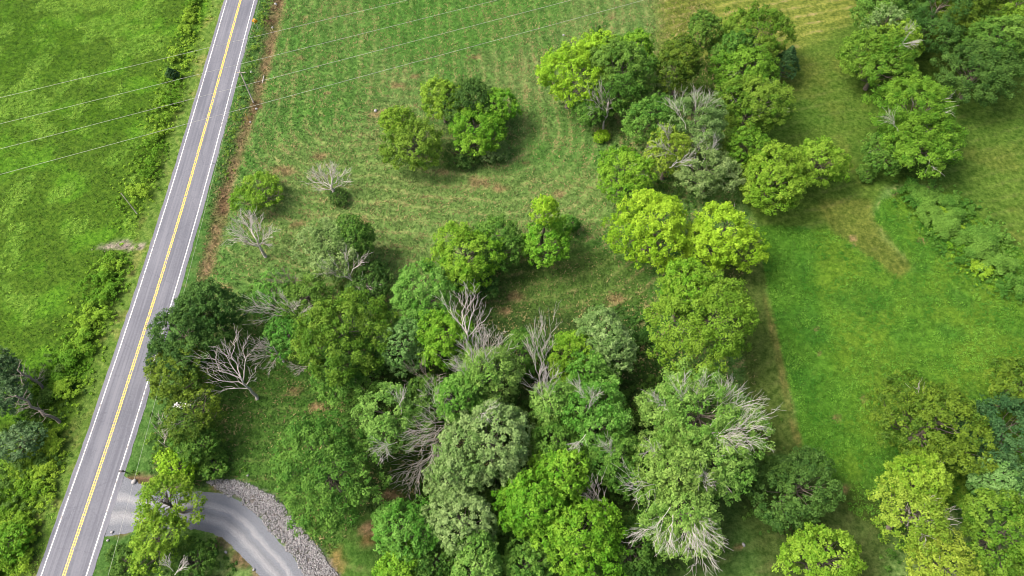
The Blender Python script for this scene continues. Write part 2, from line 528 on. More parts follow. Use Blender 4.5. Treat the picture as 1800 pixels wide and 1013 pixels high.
def ground_mat():
    m, N, L = new_mat('ground')
    o = N.new('ShaderNodeOutputMaterial'); b = N.new('ShaderNodeBsdfPrincipled')
    b.inputs['Roughness'].default_value = 0.95; b.inputs['Specular IOR Level'].default_value = 0.1
    ca = N.new('ShaderNodeAttribute'); ca.attribute_name = 'col'
    pa = N.new('ShaderNodeAttribute'); pa.attribute_name = 'phase'
    sa = N.new('ShaderNodeAttribute'); sa.attribute_name = 'straw'
    g = N.new('ShaderNodeNewGeometry')

    def noise(s, d=4, r=0.6):
        t = N.new('ShaderNodeTexNoise'); t.inputs['Scale'].default_value = s; t.inputs['Detail'].default_value = d
        t.inputs['Roughness'].default_value = r
        L.new(g.outputs['Position'], t.inputs['Vector']); return t.outputs['Fac']

    def math_(op, a, b_, clamp=False):
        n = N.new('ShaderNodeMath'); n.operation = op; n.use_clamp = clamp
        for i, v in enumerate((a, b_)):
            if isinstance(v, (int, float)): n.inputs[i].default_value = v
            else: L.new(v, n.inputs[i])
        return n.outputs[0]

    def mrange(v, a, b_, c, d):
        n = N.new('ShaderNodeMapRange'); L.new(v, n.inputs[0])
        for i, q in enumerate((a, b_, c, d)): n.inputs[i + 1].default_value = q
        return n.outputs[0]
    f1 = noise(2.6, 6, 0.7); f2 = noise(0.35, 5, 0.65); f3 = noise(0.9, 4, 0.7)
    s = math_('SINE', math_('MULTIPLY', pa.outputs['Fac'], 2 * math.pi / 3.1), 0.0)
    s = math_('ADD', s, math_('MULTIPLY', math_('SUBTRACT', f3, 0.5), 3.4))
    s = mrange(s, 0.45, 1.5, 0, 1)
    s = math_('MULTIPLY', s, mrange(f2, 0.38, 0.56, 0.1, 1.0))
    s = math_('MULTIPLY', s, mrange(noise(0.11, 2, 0.5), 0.40, 0.58, 0.3, 1.15))
    s = math_('MULTIPLY', s, sa.outputs['Fac'], True)
    mx = N.new('ShaderNodeMix'); mx.data_type = 'RGBA'
    mx.inputs[7].default_value = (*lin('b8a878', KG), 1)
    L.new(s, mx.inputs[0])
    br = N.new('ShaderNodeMix'); br.data_type = 'RGBA'; br.blend_type = 'MULTIPLY'; br.inputs[0].default_value = 1.0
    L.new(ca.outputs['Color'], br.inputs[6])
    v = mrange(f1, 0.3, 0.7, 0.55, 1.42)
    cb = N.new('ShaderNodeCombineColor')
    L.new(v, cb.inputs[0]); L.new(mrange(f1, 0.28, 0.72, 0.62, 1.34), cb.inputs[1]); L.new(v, cb.inputs[2])
    L.new(cb.outputs[0], br.inputs[7])
    b2 = N.new('ShaderNodeMix'); b2.data_type = 'RGBA'; b2.blend_type = 'MULTIPLY'; b2.inputs[0].default_value = 1.0
    cb2 = N.new('ShaderNodeCombineColor')
    f4 = noise(1.1, 3, 0.55)
    L.new(mrange(f4, 0.36, 0.64, 0.62, 1.36), cb2.inputs[0]); L.new(mrange(f4, 0.36, 0.64, 0.72, 1.24), cb2.inputs[1]); L.new(mrange(f4, 0.36, 0.64, 0.58, 1.4), cb2.inputs[2])
    L.new(br.outputs[2], b2.inputs[6]); L.new(cb2.outputs[0], b2.inputs[7])
    b3 = N.new('ShaderNodeMix'); b3.data_type = 'RGBA'; b3.blend_type = 'MULTIPLY'
    L.new(math_('MULTIPLY', sa.outputs['Fac'], 1.6, True), b3.inputs[0])
    sn = math_('SINE', math_('MULTIPLY', pa.outputs['Fac'], 2 * math.pi / 3.1), 0.0)
    cb3 = N.new('ShaderNodeCombineColor')
    L.new(mrange(sn, -1, 1, 0.84, 1.17), cb3.inputs[0]); L.new(mrange(sn, -1, 1, 0.89, 1.11), cb3.inputs[1]); L.new(mrange(sn, -1, 1, 0.84, 1.15), cb3.inputs[2])
    L.new(b2.outputs[2], b3.inputs[6]); L.new(cb3.outputs[0], b3.inputs[7])
    L.new(b3.outputs[2], mx.inputs[6])
    L.new(mx.outputs[2], b.inputs['Base Color'])
    bp = N.new('ShaderNodeBump'); bp.inputs['Strength'].default_value = 0.9; bp.inputs['Distance'].default_value = 0.22
    L.new(math_('ADD', f1, math_('MULTIPLY', f3, 0.7)), bp.inputs['Height'])
    L.new(bp.outputs[0], b.inputs['Normal'])
    L.new(b.outputs[0], o.inputs[0])
    return m


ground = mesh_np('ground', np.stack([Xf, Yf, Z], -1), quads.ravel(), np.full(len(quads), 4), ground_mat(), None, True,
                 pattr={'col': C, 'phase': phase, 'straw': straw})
tag(ground, 'grassy fields, mown lawn and bare patches on both sides of the road', None, None, 'structure')

# lookup of ground colour for the grass that grows on it
def ground_lookup(x, y):
    ix = np.clip(np.searchsorted(gx, x), 1, nx - 1); iy = np.clip(np.searchsorted(gy, y), 1, ny - 1)
    return iy * nx + ix


# ------------------------------------------------------------------ road
def asphalt():
    m, N, L = new_mat('asphalt')
    o = N.new('ShaderNodeOutputMaterial'); b = N.new('ShaderNodeBsdfPrincipled')
    b.inputs['Roughness'].default_value = 0.85; b.inputs['Specular IOR Level'].default_value = 0.3
    uv = N.new('ShaderNodeAttribute'); uv.attribute_name = 'lane'
    sp = N.new('ShaderNodeSeparateColor'); L.new(uv.outputs['Color'], sp.inputs[0])
    cx = N.new('ShaderNodeCombineXYZ')
    a = N.new('ShaderNodeMath'); a.operation = 'MULTIPLY'; a.inputs[1].default_value = 2.2; L.new(sp.outputs[0], a.inputs[0])
    c = N.new('ShaderNodeMath'); c.operation = 'MULTIPLY'; c.inputs[1].default_value = 0.05; L.new(sp.outputs[1], c.inputs[0])
    L.new(a.outputs[0], cx.inputs[0]); L.new(c.outputs[0], cx.inputs[1])
    t = N.new('ShaderNodeTexNoise'); t.inputs['Scale'].default_value = 1.0; t.inputs['Detail'].default_value = 4
    L.new(cx.outputs[0], t.inputs['Vector'])
    g = N.new('ShaderNodeNewGeometry')
    t2 = N.new('ShaderNodeTexNoise'); t2.inputs['Scale'].default_value = 3.0; t2.inputs['Detail'].default_value = 6
    L.new(g.outputs['Position'], t2.inputs['Vector'])
    t3 = N.new('ShaderNodeTexNoise'); t3.inputs['Scale'].default_value = 0.12; t3.inputs['Detail'].default_value = 3
    L.new(g.outputs['Position'], t3.inputs['Vector'])
    r = N.new('ShaderNodeValToRGB')
    r.color_ramp.elements[0].position = 0.32; r.color_ramp.elements[1].position = 0.68
    r.color_ramp.elements[0].color = (*lin('797c89', KG), 1); r.color_ramp.elements[1].color = (*lin('9496a2', KG), 1)
    s = N.new('ShaderNodeMath'); s.operation = 'ADD'; L.new(t.outputs[0], s.inputs[0])
    q = N.new('ShaderNodeMath'); q.operation = 'MULTIPLY_ADD'; q.inputs[1].default_value = 0.35; q.inputs[2].default_value = -0.175
    L.new(t2.outputs[0], q.inputs[0])
    q3 = N.new('ShaderNodeMath'); q3.operation = 'MULTIPLY_ADD'; q3.inputs[1].default_value = 0.5; q3.inputs[2].default_value = -0.25
    L.new(t3.outputs[0], q3.inputs[0])
    s2 = N.new('ShaderNodeMath'); s2.operation = 'ADD'; L.new(q.outputs[0], s2.inputs[0]); L.new(q3.outputs[0], s2.inputs[1])
    L.new(s2.outputs[0], s.inputs[1])
    # worn wheel tracks and paler shoulders, told by the offset across the lane
    rp = N.new('ShaderNodeValToRGB'); rp.color_ramp.interpolation = 'B_SPLINE'
    els = [(0.0, .58), (0.09, .62), (0.13, .5), (0.22, .42), (0.33, .56), (0.44, .44), (0.5, .5), (0.56, .44), (0.67, .56), (0.78, .42), (0.87, .5), (0.92, .62), (1.0, .58)]
    rp.color_ramp.elements[0].position = 0; rp.color_ramp.elements[1].position = 1
    rp.color_ramp.elements[0].color = (.58,) * 3 + (1,); rp.color_ramp.elements[1].color = (.58,) * 3 + (1,)
    for p_, v_ in els[1:-1]:
        e = rp.color_ramp.elements.new(p_); e.color = (v_, v_, v_, 1)
    mr = N.new('ShaderNodeMapRange'); mr.inputs[1].default_value = -4.3; mr.inputs[2].default_value = 4.3
    L.new(sp.outputs[0], mr.inputs[0]); L.new(mr.outputs[0], rp.inputs[0])
    s4 = N.new('ShaderNodeMath'); s4.operation = 'ADD'; L.new(s.outputs[0], s4.inputs[0])
    s5 = N.new('ShaderNodeMath'); s5.operation = 'SUBTRACT'; s5.inputs[1].default_value = 0.5; L.new(rp.outputs[0], s5.inputs[0])
    L.new(s5.outputs[0], s4.inputs[1])
    vo = N.new('ShaderNodeTexVoronoi'); vo.feature = 'DISTANCE_TO_EDGE'; vo.inputs['Scale'].default_value = 0.16
    wv = N.new('ShaderNodeVectorMath'); wv.operation = 'ADD'; L.new(g.outputs['Position'], wv.inputs[0]); L.new(t2.outputs['Color'], wv.inputs[1])
    L.new(wv.outputs[0], vo.inputs['Vector'])
    ck = N.new('ShaderNodeMapRange'); ck.inputs[1].default_value = 0.004; ck.inputs[2].default_value = 0.014; ck.inputs[3].default_value = -0.13; ck.inputs[4].default_value = 0.0
    L.new(vo.outputs['Distance'], ck.inputs[0])
    s6 = N.new('ShaderNodeMath'); s6.operation = 'ADD'; L.new(s4.outputs[0], s6.inputs[0]); L.new(ck.outputs[0], s6.inputs[1])
    L.new(s6.outputs[0], r.inputs[0]); L.new(r.outputs[0], b.inputs['Base Color'])
    bp = N.new('ShaderNodeBump'); bp.inputs['Strength'].default_value = 0.3; bp.inputs['Distance'].default_value = 0.02
    L.new(t2.outputs[0], bp.inputs['Height']); L.new(bp.outputs[0], b.inputs['Normal'])
    L.new(b.outputs[0], o.inputs[0])
    return m


def resample(line, step):
    line = np.asarray(line)[:, :2]
    s = np.concatenate([[0], np.cumsum(np.hypot(*np.diff(line, axis=0).T))])
    q = np.arange(0, s[-1], step)
    return np.stack([np.interp(q, s, line[:, 0]), np.interp(q, s, line[:, 1])], -1), q


RL, RS = resample(RC, 0.8)
RT = np.gradient(RL, axis=0); RT /= np.linalg.norm(RT, axis=1, keepdims=True)
RN = np.stack([-RT[:, 1], RT[:, 0]], -1)      # road runs towards the camera, so this points to +X (right in the picture)


def ribbon(name, offs, z, mat, parent=None, ragged=0.0, attr=None, crown=0.03):
    m = len(RL)
    offs = np.asarray(offs, float)
    V = []; A = []
    for k, of in enumerate(offs):
        oo = np.full(m, of)
        if ragged and k in (0, len(offs) - 1):
            oo = oo + (fbm(RS, np.full(m, 3.7 + k), 1.6, 70 + k, 3) - 0.5) * 2 * ragged
        p = RL + RN * oo[:, None]
        zz = z + crown * (1 - (oo / 4.2) ** 2)
        V.append(np.concatenate([p, zz[:, None]], 1)); A.append(np.stack([oo, RS, np.zeros(m)], -1))
    n = len(offs)
    V = np.stack(V, 1).reshape(-1, 3); A = np.stack(A, 1).reshape(-1, 3)
    i = (np.arange(m - 1)[:, None] * n + np.arange(n - 1)[None, :]).ravel()
    q = np.stack([i, i + n, i + n + 1, i + 1], -1)
    q = q[:, ::-1] if True else q
    return mesh_np(name, V, q.ravel(), np.full(len(q), 4), mat, parent, True, pattr={'lane': A} if attr else None)


def paint_mat(name, c, wear):
    m, N, L = new_mat(name)
    o = N.new('ShaderNodeOutputMaterial'); b = N.new('ShaderNodeBsdfPrincipled'); b.inputs['Roughness'].default_value = 0.6
    g = N.new('ShaderNodeNewGeometry')
    t = N.new('ShaderNodeTexNoise'); t.inputs['Scale'].default_value = 2.0; t.inputs['Detail'].default_value = 6
    L.new(g.outputs['Position'], t.inputs['Vector'])
    r = N.new('ShaderNodeValToRGB'); r.color_ramp.elements[0].position = wear; r.color_ramp.elements[1].position = wear + 0.12
    r.color_ramp.elements[0].color = (*lin('a5a2a2', KG * 1.1), 1); r.color_ramp.elements[1].color = (*c, 1)
    L.new(t.outputs[0], r.inputs[0]); L.new(r.outputs[0], b.inputs['Base Color']); L.new(b.outputs[0], o.inputs[0])
    return m


sgn = 1.0 if RN[len(RN) // 2][0] > 0 else -1.0
road = ribbon('road', np.array([-W_L, -2.8, -1.4, 0, 1.4, 2.8, W_R]) * sgn, 0.02, asphalt(), None, 0.14, True)
tag(road, 'straight two-lane asphalt road with double yellow centre line', None, None, 'structure')
WHITE = paint_mat('white_paint', (0.60, 0.60, 0.61), 0.36)
YELLOW = paint_mat('yellow_paint', (0.70, 0.46, 0.06), 0.37)
for a, b_ in ((-W_LINE - 0.09, -W_LINE + 0.09), (W_LINE - 0.09, W_LINE + 0.09)):
    ribbon('edge_line', np.array([a, b_]) * sgn, 0.030, WHITE, road)
for a, b_ in ((-0.25, -0.065), (0.065, 0.25)):
    ribbon('centre_line', np.array([a, b_]) * sgn, 0.030, YELLOW, road)
SEAL = plain('crack_sealer', lin('5a585c', KG), 0.8, 0.2, 2.0)
for of, ss, ee in ((2.2, 0.86, 0.999),):
    pass

# ------------------------------------------------------------------ gravel drive
def gravel_mat():
    m, N, L = new_mat('gravel')
    o = N.new('ShaderNodeOutputMaterial'); b = N.new('ShaderNodeBsdfPrincipled'); b.inputs['Roughness'].default_value = 0.95
    at = N.new('ShaderNodeAttribute'); at.attribute_name = 'lane'
    sp = N.new('ShaderNodeSeparateColor'); L.new(at.outputs['Color'], sp.inputs[0])
    g = N.new('ShaderNodeNewGeometry')
    t = N.new('ShaderNodeTexNoise'); t.inputs['Scale'].default_value = 5.0; t.inputs['Detail'].default_value = 8; t.inputs['Roughness'].default_value = 0.75
    L.new(g.outputs['Position'], t.inputs['Vector'])
    t2 = N.new('ShaderNodeTexNoise'); t2.inputs['Scale'].default_value = 0.5; t2.inputs['Detail'].default_value = 5
    L.new(g.outputs['Position'], t2.inputs['Vector'])
    ad = N.new('ShaderNodeMath'); ad.operation = 'MULTIPLY_ADD'; ad.inputs[1].default_value = 0.10; L.new(t2.outputs[0], ad.inputs[0])
    L.new(sp.outputs[0], ad.inputs[2])
    sb = N.new('ShaderNodeMath'); sb.operation = 'SUBTRACT'; sb.inputs[1].default_value = 0.05; L.new(ad.outputs[0], sb.inputs[0])
    rp = N.new('ShaderNodeValToRGB'); rp.color_ramp.interpolation = 'EASE'
    rp.color_ramp.elements[0].color = (*lin('8a8f9a', KG), 1); rp.color_ramp.elements[1].color = (*lin('8a8f9a', KG), 1)
    for p_, h_ in ((0.22, '898e99'), (0.31, 'a4a8b0'), (0.37, 'b0b2b8'), (0.45, '9297a2'), (0.55, '8c9099'), (0.62, 'a0a3aa'), (0.68, 'aeb0b6'), (0.75, 'a0a4ac'), (0.84, '898e99')):
        e = rp.color_ramp.elements.new(p_); e.color = (*lin(h_, KG), 1)
    L.new(sb.outputs[0], rp.inputs[0])
    mu = N.new('ShaderNodeMix'); mu.data_type = 'RGBA'; mu.blend_type = 'MULTIPLY'; mu.inputs[0].default_value = 1
    L.new(rp.outputs[0], mu.inputs[6])
    v = N.new('ShaderNodeMapRange'); v.inputs[1].default_value = 0.3; v.inputs[2].default_value = 0.7; v.inputs[3].default_value = 0.6; v.inputs[4].default_value = 1.38
    L.new(t.outputs[0], v.inputs[0])
    cb = N.new('ShaderNodeCombineColor')
    for i in range(3): L.new(v.outputs[0], cb.inputs[i])
    L.new(cb.outputs[0], mu.inputs[7]); L.new(mu.outputs[2], b.inputs['Base Color'])
    bp = N.new('ShaderNodeBump'); bp.inputs['Strength'].default_value = 0.8; bp.inputs['Distance'].default_value = 0.06
    L.new(t.outputs[0], bp.inputs['Height']); L.new(bp.outputs[0], b.inputs['Normal'])
    L.new(b.outputs[0], o.inputs[0])
    return m


def strip_between(name, A, B, z, mat, nacross=14, nlong=140, ragged=0.25):
    def rs(l):
        l = np.asarray(l)[:, :2]; s = np.concatenate([[0], np.cumsum(np.hypot(*np.diff(l, axis=0).T))]); q = np.linspace(0, s[-1], nlong)
        return np.stack([np.interp(q, s, l[:, 0]), np.interp(q, s, l[:, 1])], -1)
    A = rs(A); B = rs(B)
    u = np.linspace(0, 1, nacross)
    jit = (fbm(np.arange(nlong) * 0.5, np.zeros(nlong), 1.0, 5, 3) - 0.5) * 2 * ragged
    jit2 = (fbm(np.arange(nlong) * 0.5, np.ones(nlong) * 9, 1.0, 6, 3) - 0.5) * 2 * ragged
    d = B - A; L_ = np.linalg.norm(d, axis=1, keepdims=True); d = d / L_
    A = A + d * jit[:, None]; B = B + d * jit2[:, None]
    V = A[:, None, :] * (1 - u)[None, :, None] + B[:, None, :] * u[None, :, None]
    zz = np.full(V.shape[:2], z) + 0.035 * np.cos((u - 0.5) * 12)[None, :]*0 + 0.04 * (1 - (2 * u - 1) ** 2)[None, :]
    Vv = np.concatenate([V, zz[..., None]], -1).reshape(-1, 3)
    At = np.stack([np.broadcast_to(u[None, :], V.shape[:2]), np.broadcast_to(np.arange(nlong)[:, None], V.shape[:2]), np.zeros(V.shape[:2])], -1).reshape(-1, 3)
    i = (np.arange(nlong - 1)[:, None] * nacross + np.arange(nacross - 1)[None, :]).ravel()
    q = np.stack([i, i + 1, i + nacross + 1, i + nacross], -1)
    a, b_, c_ = Vv[q[0, 0]], Vv[q[0, 1]], Vv[q[0, 2]]
    if np.cross(b_ - a, c_ - b_)[2] < 0:
        q = q[:, ::-1]
    return mesh_np(name, Vv, q.ravel(), np.full(len(q), 4), mat, None, True, pattr={'lane': At})


drive = strip_between('gravel_driveway', DO, DI, -0.03, gravel_mat())
tag(drive, 'grey gravel driveway curving away from the road with two pale wheel tracks', None, None, 'structure')

# riprap stones
ICO = None
def ico(big=True):
    import bmesh
    bm = bmesh.new(); bmesh.ops.create_icosphere(bm, subdivisions=1, radius=1.0) if big else bmesh.ops.create_cone(bm, cap_ends=True, segments=5, radius1=1.0, radius2=0.55, depth=1.3)
    v = np.array([x.co[:] for x in bm.verts]); f = np.array([[q.index for q in p.verts] for p in bm.faces]); bm.free()
    return v, f
IV, IF = ico()


def chip():
    a = np.linspace(0, 2 * math.pi, 5, endpoint=False)
    v = np.concatenate([np.stack([np.cos(a), np.sin(a), a * 0 - 0.1], -1), [[0.1, 0.15, 0.75], [0, 0, -0.7]]])
    f = [[i, (i + 1) % 5, 5] for i in range(5)] + [[(i + 1) % 5, i, 6] for i in range(5)]
    return v, np.array(f)


def stones(name, pts, sizes, mat, seed, parent=None, form=None):
    r = np.random.default_rng(seed)
    IV, IF = form or ico()
    n = len(pts); k = len(IV)
    j = 1 + (r.random((n, k, 1)) - 0.5) * 0.55
    sc = sizes[:, None, None] * (0.6 + 0.6 * r.random((n, 1, 3))); sc[..., 2] *= 0.75
    v = IV[None] * j * sc
    a = r.random(n) * 6.283; ca, sa_ = np.cos(a)[:, None], np.sin(a)[:, None]
    vx = v[..., 0] * ca - v[..., 1] * sa_; vy = v[..., 0] * sa_ + v[..., 1] * ca
    v = np.stack([vx, vy, v[..., 2]], -1) + pts[:, None, :]
    f = (IF[None] + (np.arange(n) * k)[:, None, None]).reshape(-1, 3)
    return mesh_np(name, v.reshape(-1, 3), f.ravel(), np.full(len(f), 3), mat, parent, False, fattr=np.repeat(r.random(n), len(IF)))


def stone_mat():
    m, N, L = new_mat('limestone')
    o = N.new('ShaderNodeOutputMaterial'); b = N.new('ShaderNodeBsdfPrincipled'); b.inputs['Roughness'].default_value = 0.9
    at = N.new('ShaderNodeAttribute'); at.attribute_name = 'tint'
    r = N.new('ShaderNodeValToRGB')
    r.color_ramp.elements[0].color = (*lin('96959a', KG), 1); r.color_ramp.elements[1].color = (*lin('cccbcd', KG), 1)
    e = r.color_ramp.elements.new(0.55); e.color = (*lin('b6b4b6', KG), 1)
    g = N.new('ShaderNodeNewGeometry'); t = N.new('ShaderNodeTexNoise'); t.inputs['Scale'].default_value = 7
    L.new(g.outputs['Position'], t.inputs['Vector'])
    ad = N.new('ShaderNodeMath'); ad.operation = 'MULTIPLY_ADD'; ad.inputs[1].default_value = 0.4; L.new(t.outputs[0], ad.inputs[0]); L.new(at.outputs['Fac'], ad.inputs[2])
    sb = N.new('ShaderNodeMath'); sb.operation = 'SUBTRACT'; sb.inputs[1].default_value = 0.2; L.new(ad.outputs[0], sb.inputs[0])
    L.new(sb.outputs[0], r.inputs[0]); L.new(r.outputs[0], b.inputs['Base Color']); L.new(b.outputs[0], o.inputs[0])
    return m


STONE = stone_mat()
rp_w = np.array([p[:2] for p in rip_poly])
lo, hi = rp_w.min(0), rp_w.max(0)
q = lo + rng.random((52000, 2)) * (hi - lo)
sd = poly_sdf(q[:, 0], q[:, 1], rp_w) + (fbm(q[:, 0], q[:, 1], 2.0, 4, 3) - 0.5) * 1.2
bald = fbm(q[:, 0], q[:, 1], 2.2, 14, 3)
q = q[(sd < 0) & (bald < 0.70)][:12500]
zr = hgt(q[:, 0], q[:, 1]) + 0.06 + 0.10 * rng.random(len(q))
rip = stones('riprap_stones', np.concatenate([q, zr[:, None]], 1), 0.08 + 0.15 * rng.random(len(q)) ** 3, STONE, 3, None, chip())
tag(rip, 'band of broken pale grey limestone along the outer side of the driveway', 'stones', None, 'stuff')

# ------------------------------------------------------------------ foliage builder
def rand_dirs(r, n):
    v = r.normal(size=(n, 3)); return v / (np.linalg.norm(v, axis=1, keepdims=True) + 1e-9)


def leaf_cloud(r, centers, radii, outward, counts, size, tint0, flat=0.75, jit=0.75, fill=0.45, tvar=0.22, stretch=0.0):
    """leaf-shaped faces on the outer side of many small puffs"""
    idx = np.repeat(np.arange(len(centers)), counts); n = len(idx)
    d = rand_dirs(r, n) + outward[idx] * 0.75
    d /= np.linalg.norm(d, axis=1, keepdims=True) + 1e-9
    rad = radii[idx] * (fill + (1 - fill) * r.random(n) ** 0.5) * (0.8 + 0.4 * r.random(n))
    p = centers[idx] + d * rad[:, None] * np.array([1, 1, flat]) + outward[idx] * (radii[idx] * stretch * r.random(n))[:, None]
    nor = d * 0.55 + outward[idx] * 0.15 + np.array([0, 0, 0.45]) + r.normal(size=(n, 3)) * jit * 0.55
    nor /= np.linalg.norm(nor, axis=1, keepdims=True) + 1e-9
    t = np.cross(nor, rand_dirs(r, n)); t /= np.linalg.norm(t, axis=1, keepdims=True) + 1e-9
    b = np.cross(nor, t)
    s = size * (0.6 + 0.8 * r.random(n)); w = s * (0.5 + 0.25 * r.random(n))
    l2 = (t * s[:, None] * 0.5); w2 = (b * w[:, None] * 0.5)
    droop = nor * (s * 0.12)[:, None]
    V = np.stack([p + l2 - droop, p + w2 - l2 * 0.8, p - w2 - l2 * 0.8], 1)
    tint = np.clip(tint0[idx] + (r.random(n) - 0.5) * 2 * tvar, 0, 1)
    return V.reshape(-1, 3), tint


def leaf_obj(name, V, tint, mat, parent=None):
    n = len(V) // 3
    return mesh_np(name, V, np.arange(3 * n), np.full(n, 3), mat, parent, False, fattr=tint)


def crown_points(r, R, Hc, n, style):
    """puff centres over a crown built of several uneven lobes"""
    if style in ('cone', 'column'):
        d = rand_dirs(r, n)
        d[:, 2] = np.where(d[:, 2] < -0.45, -d[:, 2], d[:, 2])
        p = d * (0.65 + 0.4 * r.random(n) ** 0.55)[:, None]
        if style == 'cone':
            p[:, :2] *= np.clip(0.5 - 0.5 * p[:, 2], 0.06, 1)[:, None] * 1.5
        o = d; crown_points.lobe = np.zeros(n)
    else:
        k = int(r.integers(7, 11))
        ld = rand_dirs(r, k); ld[:, 2] = np.abs(ld[:, 2]) * 1.1 - 0.35
        ld /= np.linalg.norm(ld, axis=1, keepdims=True)
        sp = 0.62 if style == 'spray' else 0.54
        lc = ld * (sp * (0.8 + 0.4 * r.random(k)))[:, None]; lr = (0.36 if style == 'spray' else 0.44) * (0.75 + 0.5 * r.random(k))
        lc = np.concatenate([[[0, 0, -0.05], [0.1 * r.normal(), 0.1 * r.normal(), 0.42]], lc]); lr = np.concatenate([[0.64, 0.5], lr]); k += 1
        w = lr ** 2; w /= w.sum()
        m = n * 8
        li = r.choice(k + 1, m, p=w); d = rand_dirs(r, m)
        rag = 0.66 if style == 'spray' else 0.5
        p = lc[li] + d * (lr[li] * (0.76 + rag * r.random(m) ** 1.5))[:, None]
        far = r.random(m) < 0.10
        p = np.where(far[:, None], lc[li] + d * (lr[li] * (1.12 + 0.25 * r.random(m)))[:, None], p)
        ok = np.ones(m, bool)
        for q in range(k + 1):
            ok &= (np.linalg.norm(p - lc[q], axis=1) > lr[q] * 0.8)
        ok &= (p[:, 2] > -0.75) & ~((d[:, 2] < -0.2) & (r.random(m) < 0.88)) & ~((p[:, 2] < -0.35) & (r.random(m) < 0.5))
        p, d = p[ok][:n], d[ok][:n]
        o = d + p * 0.5
        crown_points.lobe = (r.normal(size=k + 1) * 0.22)[li[ok][:n]]
    p = p * np.array([R, R, Hc])
    o = o * np.array([1 / R, 1 / R, 1 / Hc]); o /= np.linalg.norm(o, axis=1, keepdims=True)
    return p, o


def bent(r, a, b, n, sag, wig):
    t = np.linspace(0, 1, n)[:, None]
    p = a * (1 - t) + b * t
    L_ = np.linalg.norm(b - a)
    p[:, 2] += sag * L_ * np.sin(t[:, 0] * math.pi)
    if n > 2:
        p[1:-1] += r.normal(size=(n - 2, 3)) * wig * L_
    return p


def dead_fan(T, r, a, b, rad, n=9, spread=0.5, depth=2, fine=0.028):
    """bare limb from a to b that frays into finer and finer twigs"""
    L_ = np.linalg.norm(b - a)
    m = 6 if depth >= 1 else 4
    main = bent(r, a, b, m, 0.05, 0.05 if depth >= 1 else 0.035)
    T.add(main, np.linspace(rad, max(0.012, rad * 0.25), m), 5 if rad > 0.09 else 3, False)
    dirm = (b - a) / (L_ + 1e-9)
    if depth <= 0 or L_ < 0.7:
        return
    for k in range(n):
        t = 0.18 + 0.8 * (k + r.random()) / n
        q = t * (m - 1); i = min(int(q), m - 2); s = main[i] + (main[i + 1] - main[i]) * (q - i)
        perp = np.cross(dirm, rand_dirs(r, 1)[0]); perp /= np.linalg.norm(perp) + 1e-9
        dr = dirm * (1 - 0.25 * spread) + perp * spread * (0.6 + 0.7 * r.random()) + np.array([0, 0, 0.12])
        dr /= np.linalg.norm(dr)
        le = L_ * (0.72 - 0.36 * t) * (0.6 + 0.8 * r.random())
        dead_fan(T, r, s, s + dr * le, max(fine, rad * (0.5 - 0.2 * t)), max(3, n - 4), spread * 0.9, depth - 1, fine)


tri_total = 0


